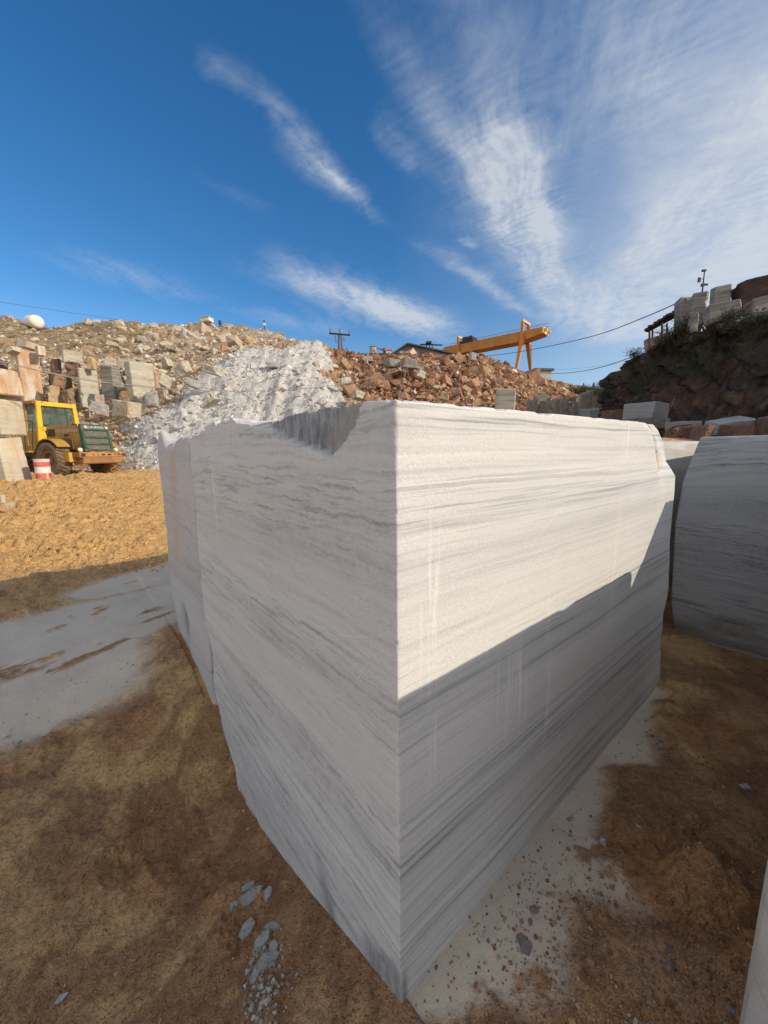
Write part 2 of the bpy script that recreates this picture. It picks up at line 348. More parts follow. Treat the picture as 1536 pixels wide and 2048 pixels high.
# ---------------------------------------------------------------- sawn blocks
def block_mesh(name, L, W, H, step=.08, chip=.03, rnd=.012, seed=0, fn=None, z0=0.0, rough_faces=(), jit=0.0):
    """box 0..L x 0..W x z0..H with worn, chipped edges; every face is a grid, fn(p, rough, rusty) reshapes it"""
    nx, ny, nz = [max(3, int(round(q/step))) for q in (L, W, H-z0)]
    def sp(a, na):                      # even spacing with a few extra lines hugging both ends
        g = np.linspace(0, a, na+1); e = np.array([.25, .55, 1.0, 1.8])*max(rnd, .003)*1.2; e = e[e < g[1]*.8]
        return np.unique(np.concatenate([g, e, a-e]))
    def face(a, b, na, nb, mk):
        ga, gb = sp(a, na), sp(b, nb); A, B = np.meshgrid(ga, gb); return mk(A.ravel(), B.ravel()), gridfaces(len(gb), len(ga))
    hz = H-z0
    parts = [face(L, hz, nx, nz, lambda a, b: V3(a, 0*a, b)), face(L, hz, nx, nz, lambda a, b: V3(a, 0*a+W, b)),
             face(W, hz, ny, nz, lambda a, b: V3(0*a, a, b)), face(W, hz, ny, nz, lambda a, b: V3(0*a+L, a, b)),
             face(L, W, nx, ny, lambda a, b: V3(a, b, 0*a)), face(L, W, nx, ny, lambda a, b: V3(a, b, 0*a+hz))]
    fl = [False, True, True, False, True, False]
    vs = []; fs = []; n = 0
    for (v, f), r in zip(parts, fl):
        vs.append(v); fs.append((f[:, ::-1] if r else f)+n); n += len(v)
    p = np.concatenate(vs); f = np.concatenate(fs)
    dims = np.array([L, W, hz]); lo = p; hi = dims-p
    q = p+seed*13.7
    big = np.clip(fbm(q*2.2, 3, seed)-.52, 0, 1)*3.2; sm = fbm(q*(14 if step > .02 else 34), 3, seed+5)
    R = rnd+chip*(.25*sm+1.0*big*(.5+sm))
    disp = np.zeros_like(p)
    rr = np.maximum(R*1.0, 1e-4)
    for ax in range(3):
        others = [k for k in range(3) if k != ax]
        for near, sgn in ((lo[:, ax], 1), (hi[:, ax], -1)):
            # how near this vertex is to an edge shared with another face
            e = np.minimum(np.minimum(lo[:, others[0]], hi[:, others[0]]), np.minimum(lo[:, others[1]], hi[:, others[1]]))
            on = np.clip(1-near/(rr*2.2), 0, 1)
            k = np.clip(1-e/(rr*1.6+.004), 0, 1)
            disp[:, ax] += on*sgn*rr*k*k*.75
    rough = np.clip(big*.6-.35, 0, 1)*np.clip(1-np.sort(np.minimum(lo, hi), 1)[:, 1]/.12, 0, 1); rusty = np.zeros(len(p))
    p = p+disp
    for (ax, side, amp, fr) in rough_faces:       # natural, unsawn faces
        m = (lo if side == 0 else hi)[:, ax] < 1e-6+.02
        k = np.clip(1-(lo if side == 0 else hi)[:, ax]/.25, 0, 1)
        d = (ridged(q*fr, 4, seed+9)-.35)*amp*k
        p[:, ax] += d*(1 if side == 0 else -1); rough = np.maximum(rough, k*.55*m); rusty = np.maximum(rusty, k*.5)
    if jit:
        jr = np.random.default_rng(seed+900); J = jr.uniform(-1, 1, (2, 2, 2, 3))*jit*np.array([L, W, hz])
        u, v, w = [np.clip(q[:, None], 0, 1) for q in (p/dims).T]
        for i in (0, 1):
            for j in (0, 1):
                for k in (0, 1): p = p+J[i, j, k]*((u if i else 1-u)*(v if j else 1-v)*(w if k else 1-w))
    p[:, 2] += z0
    if fn is not None:
        p, rough, rusty = fn(p, rough, rusty)
    # weld face borders
    key = np.round(p*4000).astype(np.int64); _, idx, inv = np.unique(key, axis=0, return_index=True, return_inverse=True)
    inv = inv.ravel()
    p = p[idx]; f = inv[f]; rough = rough[idx]; rusty = rusty[idx]
    me = npmesh(name, p, f, smooth=False, attrs={'rough': rough, 'rusty': rusty})
    me.polygons.foreach_set('use_smooth', np.full(len(me.polygons), True))
    try: me.set_sharp_from_angle(angle=rad(16))
    except Exception: pass
    return me
def edge_block(name, label, pos, rz, L, W, H, mat, tilt=(0, 0), group=None, cat='stone block', **k):
    me = block_mesh(name, L, W, H, **k); o = link(name, me, mat); o.location = pos
    o.rotation_euler = (tilt[0], tilt[1], rz); return tag(o, label, cat, group)

TH = math.atan2(.632, .775); A = Vector((.028, .904, 0)); EX = Vector((.775, .632, 0)); EY = Vector((-.632, .775, 0))
def loc(t, s, z=0): return A+EX*t+EY*s+Vector((0, 0, z))

def main_fn(p, rough, rusty):
    t, s, z = p[:, 0].copy(), p[:, 1].copy(), p[:, 2].copy(); L, W, H = 2.40, 2.05, 1.715
    nz = fbm(V3(z*6, z*0, s*0+3), 4, 3)-.5
    # ragged split end on the left (along s)
    smax = np.interp(z, [-.6, -.5, -.32, -.22, 0, .12, .3, .47, .68, .92, 1.16, 1.33, 1.52, 1.71],
                        [1.46, 1.48, 1.56, 1.84, 1.97, 1.97, 1.93, 2.05, 2.07, 2.085, 2.05, 2.035, 2.05, 2.01])
    smax = smax+nz*.10*np.exp(-((z-.6)/.5)**2)+(fbm(V3(z*30, t*3, t*0), 3, 4)-.5)*.028
    k = np.clip((s-1.0)/(W-1.0), 0, 1)
    s2 = s+(smax-W)*k*k
    # right-hand end (along t)
    tmax = np.interp(z, [-.6, 0, .27, .52, .67, 1.02, 1.32, 1.48, 1.62, 1.69, 1.72], [2.40, 2.385, 2.30, 2.30, 2.35, 2.27, 2.25, 2.215, 2.10, 1.98, 1.88])
    tmax = tmax+(fbm(V3(z*14, s*4, s*0+8), 4, 14)-.5)*.06*np.exp(-((z-.5)/.45)**2)
    kt = np.clip((t-1.7)/(L-1.7), 0, 1); t2 = t+(tmax-L)*kt
    # top edge: slightly wavy, chipped toward the left end
    ktop = np.clip((z-1.55)/.165, 0, 1)
    zt = 1.715+.012*np.sin(s*5)+np.where(s > .9, .03*np.exp(-((s-1.25)/.28)**2), 0)+((fbm(V3(s*9, t*9, t*0), 4, 21)-.5)*.05+(ridged(V3(s*24, t*24, t*0), 3, 22)-.5)*.035)*np.clip((s-.95)/.2, 0, 1)
    zt = zt-.03*np.clip((s-1.5)/.3, 0, 1)
    z2 = z+(zt-1.715)*ktop
    # the scooped-out scar at the top of the left face
    q = np.clip((s-.13)/.012, 0, 1)
    low = np.interp(s, [.13, .165, .215, .297, .40, .53, .66, .78], [1.73, 1.665, 1.625, 1.578, 1.600, 1.628, 1.667, 1.73])
    inside = np.clip((z2-low)/.010, 0, 1)*q*np.clip((.80-s)/.02, 0, 1)
    front = np.clip(1-t/.25, 0, 1)
    depth = .010+.026*np.clip((.62-s)/.46, 0, 1)**1.5+.006*(ridged(V3(s*40, z*14, t*0), 3, 31)-.5)
    t2 = t2+inside*depth*front; rough = np.maximum(rough, inside*front*np.where(t < .05, 1, .7))
    # long shallow hollow beside it and a smear of dents near the top left
    t2 = t2+front*.010*np.exp(-((s-.10-.35*(1.70-z))/.025)**2)*np.clip((z-1.45)/.2, 0, 1)
    # broken facet and rubbly hollow at the far top corner
    dl = (t-np.interp(z, [1.49, 1.60, 1.68, 1.72], [1.97, 1.868, 1.706, 1.52]))
    kk = np.clip(dl/.45, 0, 1)*np.clip((z-1.42)/.08, 0, 1)*np.clip(1-s/.3, 0, 1)
    s2 = s2+kk*.045
    hole = np.exp(-(((t-(2.04+.28*(1.60-z)))/.085)**2+((z-1.575)/.115)**2))*np.clip(1-s/.3, 0, 1)
    s2 = s2+hole*(.012+.05*ridged(V3(t*11, z*9, t*0), 3, 41)); rough = np.maximum(rough, np.clip(hole*1.8-.5, 0, 1)); rusty = np.maximum(rusty, np.clip(hole*1.6-.3, 0, 1))
    # crumbled foot: bottom edge and the near bottom corner
    b = np.clip(1-(z-.0)/.10, 0, 1); n2 = fbm(V3(t*7, s*7, z*5), 4, 51)
    cb = np.clip((n2-.45)*5, 0, 1)*b*.006
    near = np.exp(-(((s-.05)/.14)**2))*np.clip(1-(z+.02)/.13, 0, 1)*(t < .3)
    t2 = t2+cb*np.clip(1-t/.2, 0, 1)+near*.003; s2 = s2+cb*np.clip(1-s/.2, 0, 1)*.6
    rough = np.maximum(rough, np.clip(near*2.2-.5+(fbm(V3(s*30, z*30, t*0), 3, 52)-.5)*1.2, 0, 1)*.8*(near > .05)*(t < .02)); rough = np.maximum(rough, np.exp(-(((s-.40-.4*(z+.15))/.05)**2+((z+.12)/.13)**2))*np.clip(1-t/.2, 0, 1)*.85)
    # old edge scab on the left
    t2 = t2+np.clip(1-t/.2, 0, 1)*np.clip((s-1.93)/.1, 0, 1)*(.04+.05*fbm(V3(s*0, z*5, z*0), 3, 8))
    # small nicks along the sharp arrises
    nk = np.clip(fbm(V3(z*38, z*0, z*0+2), 3, 91)-.56, 0, 1)*.020*np.exp(-(t+s)/.012); t2 = t2+nk; s2 = s2+nk
    nt = np.clip(fbm(V3((s+t)*30, s*0, t*0+6), 3, 93)-.54, 0, 1)*.035*np.exp(-np.clip(1.715-z, 0, 1)/.014); z2 = z2-nt
    # saw faces are not perfectly flat
    t2 = t2+(fbm(V3(s*1.5, z*1.5, t*0), 2, 61)-.5)*.012; s2 = s2+(fbm(V3(t*1.5, z*1.5, t*0+4), 2, 62)-.5)*.010
    return np.stack([t2, s2, z2], 1), rough, rusty
def second_fn(p, rough, rusty):
    x, y, z = p.T.copy(); W = 1.0
    # spiky broken top on the left face and an undulating far edge
    top = np.interp(y, [0, .10, .16, .30, .42, .55, .66, .74, .84, .92, 1.0], [1.70, 1.71, 1.70, 1.70, 1.68, 1.64, 1.67, 1.67, 1.80, 1.75, 1.68])+(fbm(V3(y*22, x*3, x*0), 3, 5)-.5)*.03
    kz = np.clip((z-1.2)/.5, 0, 1)**2; z2 = z+(top-1.70)*kz*np.clip(1-x/.16, 0, 1)
    e = np.interp(z, [-.1, .05, .3, .62, 1, 1.4, 1.7], [.98, 1.10, 1.18, 1.22, 1.16, 1.12, 1.08])+(fbm(V3(z*9, x*2, x*0), 4, 15)-.5)*.07
    y2 = y+(e-W)*np.clip(y/W, 0, 1)**2
    rusty = np.maximum(rusty, np.exp(-((y-.62-.1*np.sin(z*3))/.10)**2)*np.clip((z-.45)/.4, 0, 1)*.5*(x < .05))
    r = np.exp(-(((y-.66)/.10)**2+((z-.20)/.16)**2))*(x < .1); x2 = x+r*.03+(fbm(p*2, 3, 77)-.5)*.03
    return np.stack([x2, y2, z2], 1), np.maximum(rough, np.clip(r*1.5-.3, 0, 1)), rusty
def right_fn(p, rough, rusty):
    x, y, z = p.T.copy(); W = 1.7; H = 1.665
    yy = W-y                       # distance from the corner nearest the main block
    lean = np.interp(z, [-.1, 0, .3, 1.0, 1.32, 1.66], [.05, .03, -.02, -.05, -.03, .05])
    y2 = y-lean*np.clip(1-yy/.5, 0, 1)
    under = np.clip(1-z/.16, 0, 1)*np.clip(1-x/.3, 0, 1); x2 = x+under*(.05+.05*fbm(V3(y*5, z*5, y*0), 3, 4))
    r = np.exp(-(((yy-.38)/.17)**2+((z-.17)/.07)**2)**1.5)*(x < .15); x2 = x2+np.clip(r*1.4, 0, 1)*.03
    r2 = np.exp(-(((yy-.55)/.13)**2+((z-1.6)/.10)**2))*(x < .15)
    return np.stack([x2, y2, z], 1), np.maximum(rough, np.clip(np.maximum(r*2-.5, r2*1.5-.4)+(ridged(p*9, 3, 3)-.6)*np.clip(r+r2, 0, 1), 0, 1)*.9), rusty
def frame_mats():
    m = {}
    m['main'] = marble('marble_main', light=(.625,.61,.585), dark=(.27,.275,.285), seed=1, amount=.84, wav=.05,
                       marks=MARKS, streaks=STREAKS)
    m['second'] = marble('marble_second', light=(.50,.48,.47), dark=(.30,.29,.30), seed=2, amount=.8, wav=.15)
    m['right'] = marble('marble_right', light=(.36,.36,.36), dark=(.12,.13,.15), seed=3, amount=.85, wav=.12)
    m['near'] = marble('marble_near', light=(.48,.465,.44), dark=(.33,.32,.31), seed=4, amount=.7, wav=.3)
    m['warm'] = marble('marble_warm', light=(.56,.49,.34), dark=(.36,.35,.31), seed=5, amount=1.1, wav=.2, scale=.8, rust=.35)
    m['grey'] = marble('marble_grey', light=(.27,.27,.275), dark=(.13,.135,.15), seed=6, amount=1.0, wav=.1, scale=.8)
    m['rusty'] = marble('marble_rusty', light=(.58,.54,.45), dark=(.36,.34,.30), seed=7, amount=.9, wav=.3, scale=.7, rust=.9)
    m['ledge'] = marble('marble_ledge', light=(.50,.45,.35), dark=(.20,.175,.14), seed=8, amount=1.3, wav=.10, scale=.6)
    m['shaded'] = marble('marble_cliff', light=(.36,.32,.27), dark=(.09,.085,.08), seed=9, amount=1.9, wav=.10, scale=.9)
    return m
# arc scratches are written in the seeded coordinate frame (local + seed offsets 3.1, 1.7, .83)
MARKS = [('y', 1.7+.462, .83+1.863, .847, .0022, .83+1.01, .83+1.50), ('y', 1.7+.678, .83+1.304, .6216, .0018, .83+.68, .83+1.0),
         ('x', 3.1+2.3, .83-1.45, 3.19, .0018, .83+.62, .83+1.40)]
STREAKS = [('x', 3.1+.79, .83+.72, .045, .26), ('x', 3.1+.12, .83+1.16, .05, .20), ('x', 3.1+.15, .83+.72, .03, .12), ('x', 3.1+.55, .83+.75, .16, .16), ('x', 3.1+1.45, .83+.95, .09, .30), ('x', 3.1+1.42, .83+1.64, .03, .09),
           ('y', 1.7+1.48, .83+1.38, .05, .20), ('y', 1.7+1.15, .83+1.68, .08, .06)]

# ---------------------------------------------------------------- ground
CP = np.array([  # x, y, z of the trodden ground
    (.03, .90, 0), (-.20, 1.18, -.15), (-.45, 1.45, -.30), (-.92, 2.04, -.46), (-1.10, 1.95, -.46), (-1.30, 2.60, -.10), (-1.95, 3.2, 0), (-1.1, .85, -.42), (-.5, .9, -.22),
    (-2.4, 2.3, -.22), (-3.5, 4.3, -.03), (-.3, .3, -.2), (0, 0, -.05), (1, 1, 0), (.6, .4, 0), (2, 2.3, 0), (2.8, 2.6, 0), (-2, .3, -.4), (-4, 2, -.15), (-5, 4.6, 0), (-3.2, 5.8, 0),
    (0, -3, 0), (4, 0, 0), (-6, 0, -.1), (-7, 6, .02), (0, 6, 0), (4, 5, 0)])
def rbf_setup():
    d = np.hypot(CP[:, None, 0]-CP[None, :, 0], CP[:, None, 1]-CP[None, :, 1])
    K = np.exp(-(d/1.0)**1.3); return np.linalg.solve(K+np.eye(len(CP))*.002, CP[:, 2])
RW = rbf_setup()
def ground_base(x, y):
    x = np.asarray(x, float); y = np.asarray(y, float); z = np.zeros_like(x)
    for (cx, cy, _), w in zip(CP, RW): z = z+w*np.exp(-(np.hypot(x-cx, y-cy)/1.0)**1.3)
    z = z+.68*sst(6, 13.5, y)*sst(8, 2, x)
    berm = sst(5.6, 9.2, y)*sst(.44, .60, x/np.maximum(y, 1)); z = z+1.75*berm
    return z
def in_main(x, y):
    dx = x-A.x; dy = y-A.y; t = dx*EX.x+dy*EX.y; s = dx*EY.x+dy*EY.y; return t, s
def build_ground():
    az = np.concatenate([np.linspace(-180, -64, 40)[:-1], np.linspace(-64, 64, 860), np.linspace(64, 180, 40)[1:]])
    r = np.concatenate([[.02, .2, .4], np.geomspace(.6, 34, 860), [40, 60, 100, 200, 400]])
    AZ, Rr = np.meshgrid(np.radians(az), r); x = Rr*np.sin(AZ); y = Rr*np.cos(AZ)
    z = ground_base(x, y); P = V3(x, y, 0*x); t, s = in_main(x, y)
    # pale stone-dust slurry patches
    def ell(cx, cy, a, b, ang):
        c, q = math.cos(ang), math.sin(ang); u = ((x-cx)*c+(y-cy)*q)/a; v = (-(x-cx)*q+(y-cy)*c)/b; return np.sqrt(u*u+v*v)
    wob = (fbm(P*1.6, 5, 3)-.5)*.75+(fbm(P*6, 4, 8)-.5)*.25
    dist = np.minimum.reduce([ell(-2.9, 3.45, 1.75, .80, rad(48))+0*x, ell(-3.4, 2.55, 1.5, .8, rad(20)), ell(-3.1, 4.9, .95, .42, rad(52))])
    slurry = sst(1.22, .88, dist+wob*.6)
    n3 = fbm(P*4.5, 5, 12); lanes = fbm(V3(x*1.2+y*1.0, (y-x)*5.5, 0*x), 4, 19)
    slurry = slurry*(1-sst(.60, .68, lanes)*sst(.45, .56, n3)*.95)
    # dust brushed off along the foot of the sawn face
    w = -s
    edge = np.interp(t, [-.3, 0, .25, .45, .62, .80, .95, 1.2, 1.35, 1.55, 1.9, 2.4], [.0, .12, .26, .31, .25, .38, .15, .14, .07, .23, .12, .03])
    rim = (edge-w)+(fbm(P*7, 4, 31)-.5)*.16
    dust = sst(-.06, .07, rim)*(w > -.05)*(t > .03)*(t < 2.3)
    hole = sst(.58, .72, fbm(P*13, 5, 41))*.85; dust = dust*(1-hole*sst(.0, .14, w)*.9)
    blot = sst(.60, .76, fbm(P*2.0+9, 5, 47))*sst(.2, .5, w)*(t > -.4)*.28
    mask = np.maximum(slurry, np.maximum(dust, blot))
    near = sst(16, 4, Rr)
    # relief
    big = (fbm(P*.7, 4, 51)-.5)*.10; mid = (fbm(P*3.1, 4, 55)-.5); fine = ridged(P*11, 3, 61)-.5; vf = fbm(P*34, 3, 71)-.5
    clod = np.clip(fbm(P*7.0, 4, 81)-.46, 0, 1)
    churn = sst(5.0, 6.5, y+.25*(-x)*0+np.clip(-x-4, 0, 1.2)*.9)*sst(-1.2, -2.2, x)
    rough = 1-.85*slurry; rough = rough*(1-.7*dust)
    crumb = sst(.46, .60, fbm(P*1.3+2, 4, 83))*rough; vf2 = ridged(P*24, 3, 85)-.5; foot = sst(.02, .25, np.minimum(np.where(t > -.02, w, 9), np.where((s > -.05) & (s < 2.1), -t, 9)))*.8+.2
    relief = big*.8+mid*(.045+.05*churn)*rough+fine*(.012+.045*crumb+.03*churn)*rough+vf2*(.004+.026*crumb)*rough*sst(9, 3, Rr)+vf*.012*rough*sst(9, 3, Rr)+clod*rough*(.06+.20*crumb+.17*churn)+(ridged(P*5.5+fbm(P*3, 3, 87)[..., None], 3, 86)-.55)*.060*crumb*sst(10, 4, Rr)
    relief = relief*foot-.065*np.exp(-((x-A.x)**2+(y-A.y)**2)/.06)
    ruts = np.sin((y*1.0+x*.35)*3.1+2.0*fbm(P*.5, 3, 91))*.05*churn*sst(5, 8, y)
    far = (ridged(P*2.6, 4, 101)-.5)*.16*churn+(fbm(P*1.1, 3, 103)-.5)*.10*churn
    z2 = z+relief*sst(60, 30, Rr)+ruts+far*sst(60, 28, Rr)-.006*mask+.01*mask*(fbm(P*2.2, 3, 107)-.5)
    inside = (t > .05)*(t < 2.3)*(s > .06)*(s < 1.4); z2 = np.where(inside, np.minimum(z2, -.5), z2)
    GRID.update(r=r, az=az, z=z2)
    # colour of the earth, with relief shading painted in further down
    c1 = fbm(P*.9, 4, 111)[..., None]; c2 = fbm(P*5, 4, 121)[..., None]; c3 = fbm(P*22, 3, 131)[..., None]
    ochre = np.array([.70, .45, .215]); brown = np.array([.52, .325, .165]); red = np.array([.45, .23, .115]); grey = np.array([.50, .44, .36])
    col = ochre+(brown-ochre)*sst(.28, .72, c1*.5+c2*.5)
    rr = sst(.50, .66, fbm(P*1.7+4, 4, 141)+.14*sst(-.1, .7, -s))[..., None]*sst(9, 4, Rr)[..., None]
    col = col+(red-col)*rr*.7
    col = col+(np.array([.73, .445, .18])-col)*(churn*sst(3.6, 5.2, y))[..., None]*.85
    col = col*(.80+.4*c3)
    clump = sst(.56, .80, ridged(P*4.3+fbm(P*2, 3, 151)[..., None]*2, 4, 153))[..., None]; col = col+(np.array([.22, .11, .06])-col)*clump*.55*sst(7, 3, Rr)[..., None]  # dark red clumps, also painted to stand in for shading of the relief
    col = col*(1-.42*(sst(.0, -.34, vf2)*(.25+.75*crumb))[..., None]*sst(8, 4, Rr)[..., None])  # hollows of the relief darkened: crevice shade painted into the colour
    gq = grey*(.86+.25*c2); col = col+(gq-col)*np.clip(mask, 0, 1)[..., None]*(.92)
    v = np.stack([x, y, z2], -1)
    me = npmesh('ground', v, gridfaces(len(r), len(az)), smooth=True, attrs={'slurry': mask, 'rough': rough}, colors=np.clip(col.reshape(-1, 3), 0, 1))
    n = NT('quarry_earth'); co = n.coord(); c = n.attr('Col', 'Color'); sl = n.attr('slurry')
    a = n.noise(co, 9, 6, .7); b = n.noise(co, 42, 5, .7); g = n.noise(co, 150, 3, .7)
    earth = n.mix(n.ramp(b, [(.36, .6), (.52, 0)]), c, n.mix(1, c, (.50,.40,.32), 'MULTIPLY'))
    earth = n.mix(n.ramp(a, [(.50, 0), (.75, .22)]), earth, n.mix(.5, earth, (.40,.27,.14)))
    earth = n.mix(n.ramp(g, [(.66, 0), (.80, .35)]), earth, (.40,.34,.27))
    pale = n.mix(n.ramp(g, [(.28, .4), (.44, 0)]), c, (.26,.25,.24))
    h = n.math('MULTIPLY_ADD', b, .6, n.math('MULTIPLY_ADD', a, 1.5, n.math('MULTIPLY', g, .3)))
    h = n.math('MULTIPLY', n.math('SUBTRACT', h, 1.2), n.math('MULTIPLY_ADD', sl, -.82, 1))
    m = n.fin(n.mix(sl, earth, pale), n.math('MULTIPLY_ADD', sl, -.12, .95), n.bump(h, 1.0, .03, n.bump(n.math('MULTIPLY', n.math('SUBTRACT', n.noise(co, 7, 5, .72), .5), n.math('MULTIPLY_ADD', sl, -.9, 1)), .8, .10)), spec=.15)
    return tag(link('ground', me, m), kind='structure')
GRID = {}
def gzv(x, y):
    x = np.asarray(x, float); y = np.asarray(y, float); R = np.hypot(x, y); Z = np.degrees(np.arctan2(x, y))
    i = np.interp(R, GRID['r'], np.arange(len(GRID['r']))); j = np.interp(Z, GRID['az'], np.arange(len(GRID['az']))); i0 = np.clip(i.astype(int), 0, len(GRID['r'])-2); j0 = np.clip(j.astype(int), 0, len(GRID['az'])-2)
    fi, fj = i-i0, j-j0; z = GRID['z']
    return (z[i0, j0]*(1-fi)+z[i0+1, j0]*fi)*(1-fj)+(z[i0, j0+1]*(1-fi)+z[i0+1, j0+1]*fi)*fj
def gz(x, y): return float(gzv([x], [y])[0])

# ---------------------------------------------------------------- hillside (tip slopes and quarry benches)
PROF = {  # photo column: (depth, photo row) from the foot to the crest
    -420: [(19, 905), (26, 800), (31, 700), (44, 650), (56, 625)],
    -40: [(20, 940), (29.5, 806), (33, 722), (36, 680), (54, 628)],
    30: [(20, 945), (29.5, 806), (33, 722), (37, 688), (54, 634)],
    75: [(20, 945), (30, 806), (33, 722), (36, 690), (54, 655)],
    140: [(20, 945), (30, 806), (33, 722), (36, 690), (54, 653)],
    190: [(20, 945), (30, 806), (33, 728), (38, 690), (54, 640)],
    240: [(19, 942), (29, 806), (33, 730), (38, 690), (54, 642)],
    290: [(19, 940), (25, 815), (31, 755), (37, 700), (54, 648)],
    350: [(19, 935), (24, 820), (29, 755), (36, 700), (53, 650)],
    420: [(18.5, 930), (23, 825), (27, 742), (33, 703), (52, 652)],
    480: [(18, 925), (22.5, 830), (27, 735), (31, 702), (52, 656)],
    540: [(18, 920), (22.5, 820), (27, 735), (31, 699), (50, 666)],
    590: [(18, 920), (22, 820), (26.5, 735), (30.5, 695), (46, 684)],
    640: [(18, 920), (22, 815), (26.5, 735), (30.5, 697), (42, 700)],
    690: [(18, 920), (23, 815), (28, 748), (32, 711), (42, 716)],
    760: [(18, 920), (24, 810), (28, 750), (32, 717), (42, 720)],
    830: [(18, 920), (25, 812), (28, 750), (32, 711), (42, 716)],
    900: [(19, 920), (26, 812), (29, 750), (33, 712), (43, 717)],
    960: [(19, 920), (27, 815), (31, 755), (35, 713), (45, 717)],
    1020: [(20, 920), (28, 818), (33, 765), (38, 735), (48, 738)],
    1080: [(22, 920), (30, 822), (37, 785), (44, 760), (56, 761)],
    1140: [(24, 920), (33, 825), (42, 790), (52, 772), (64, 774)],
    1200: [(26, 920), (38, 825), (50, 795), (62, 780), (74, 781)],
    1260: [(28, 920), (42, 825), (54, 800), (68, 789), (80, 790)],
    1500: [(28, 920), (42, 825), (54, 800), (68, 789), (80, 790)]}
PC = np.array(sorted(PROF)); PT = np.array([PROF[c] for c in sorted(PROF)])      # (cols, 5, 2)
HB = np.linspace(0, 4, 5)
def zone(px, py):
    """weights: dry scrub, cream rubble, pale powder, rust rubble"""
    n = 0
    px = px+(vnoise(V3(px/38, py/26, 0*px), 71)-.5)*46; py = py+(vnoise(V3(px/30, py/40, 0*px+5), 72)-.5)*22
    scrub = sst(335, 250, px)*sst(722, 700, py)
    powder_c = np.interp(px, [225, 300, 350, 395, 430, 520, 600, 640, 665, 690], [860, 838, 815, 752, 712, 700, 690, 696, 745, 840])
    powder = sst(-6, 14, py-powder_c)*sst(225, 300, px)*sst(705, 668, px)
    rust = sst(640, 700, px+(py-700)*-.35)*(1-powder)
    return scrub, powder, rust
def hill_grid():
    cols = np.arange(-420, 1501, 3.0); m = 150; w = np.linspace(0, 4, m)
    Yc = np.stack([np.interp(cols, PC, PT[:, k, 0]) for k in range(5)]); Pc = np.stack([np.interp(cols, PC, PT[:, k, 1]) for k in range(5)])
    ker = np.ones(9)/9
    for a in (Yc, Pc):
        for k in range(5): a[k] = np.convolve(np.pad(a[k], 4, mode='edge'), ker, 'valid')
    Y = np.stack([np.interp(w, HB, Yc[:, j]) for j in range(len(cols))], 1); PY = np.stack([np.interp(w, HB, Pc[:, j]) for j in range(len(cols))], 1)
    PX = np.broadcast_to(cols, Y.shape)
    u = (PX-CX)/F; v = (PY-CY)/F
    a = u*math.cos(ROLL)-v*math.sin(ROLL); b = u*math.sin(ROLL)+v*math.cos(ROLL)
    ry = math.cos(PITCH)-b*math.sin(PITCH); rz = -math.sin(PITCH)-b*math.cos(PITCH); t = Y/ry
    return PX, PY, np.stack([a*t, Y, EYE+rz*t], -1)
HX, HY, HP = hill_grid()
def hill_disp(P, PX, PY):
    sc, po, ru = zone(PX, PY)
    d = (fbm(P*.35, 4, 201)-.5)*1.1+(ridged(P*1.1, 4, 211)-.5)*.55*(1-.6*sc)*(1-.5*po)
    g = (ridged(V3(PX/40+PY/120, PY/200, 0*PX), 4, 221)-.5)*.8*po+(ridged(P*1.9, 4, 227)-.5)*.55*po       # runnels down the powder
    return d+g*.8+(fbm(P*2.6, 3, 231)-.5)*.35
HD = hill_disp(HP, HX, HY)
HEDGE = sst(0, 10, np.broadcast_to(np.arange(HP.shape[0])[:, None], HX.shape))
HP2 = HP.copy(); HP2[..., 2] += HD*HEDGE*.9
def build_hill():
    back = [HP2]
    last = HP2[-1]; ex = []
    for dy, dz in ((4, -.2), (12, -.6), (30, -2.), (80, -6.)):
        q = last.copy(); k = 1+dy/last[:, 1]; q[:, 0] *= k; q[:, 1] *= k; q[:, 2] = last[:, 2]+dz; ex.append(q)
    first = HP2[0].copy(); first[:, 2] = gy = -1.0
    V = np.concatenate([first[None], HP2, np.stack(ex)])
    PX = np.concatenate([HX[:1], HX, np.repeat(HX[-1:], 4, 0)]); PY = np.concatenate([HY[:1], HY, np.repeat(HY[-1:], 4, 0)])
    sc, po, ru = zone(PX, PY); sc, po, ru = [q[..., None] for q in (sc, po, ru)]
    n1 = fbm(V*.5, 4, 241)[..., None]; n2 = fbm(V*2.2, 4, 251)[..., None]; n3 = fbm(V*7, 2, 261)[..., None]
    cream = np.array([.42, .345, .25]); earth = np.array([.36, .22, .12]); dry = np.array([.40, .28, .155]); olive = np.array([.20, .15, .09])
    powder = np.array([.60, .575, .535]); rust = np.array([.30, .155, .085]); drust = np.array([.13, .065, .04])
    c = cream+(earth-cream)*sst(.42, .6, n1)
    s = dry+(olive-dry)*sst(.44, .58, n2*.6+n1*.4); c = c+(s-c)*sc
    r = rust+(drust-rust)*sst(.42, .62, n2); c = c+(r-c)*ru
    p = powder*(.85+.3*n2); c = c+(p-c)*po; c = c*(.8+.4*n3)
    nr, nc = V.shape[:2]
    me = npmesh('hillside', V.reshape(-1, 3), gridfaces(nr, nc), smooth=True, colors=np.clip(c.reshape(-1, 3), 0, 1))
    return tag(link('hillside', me, colmat('hill_earth', 2.2, .9, .25, .5)), kind='structure')

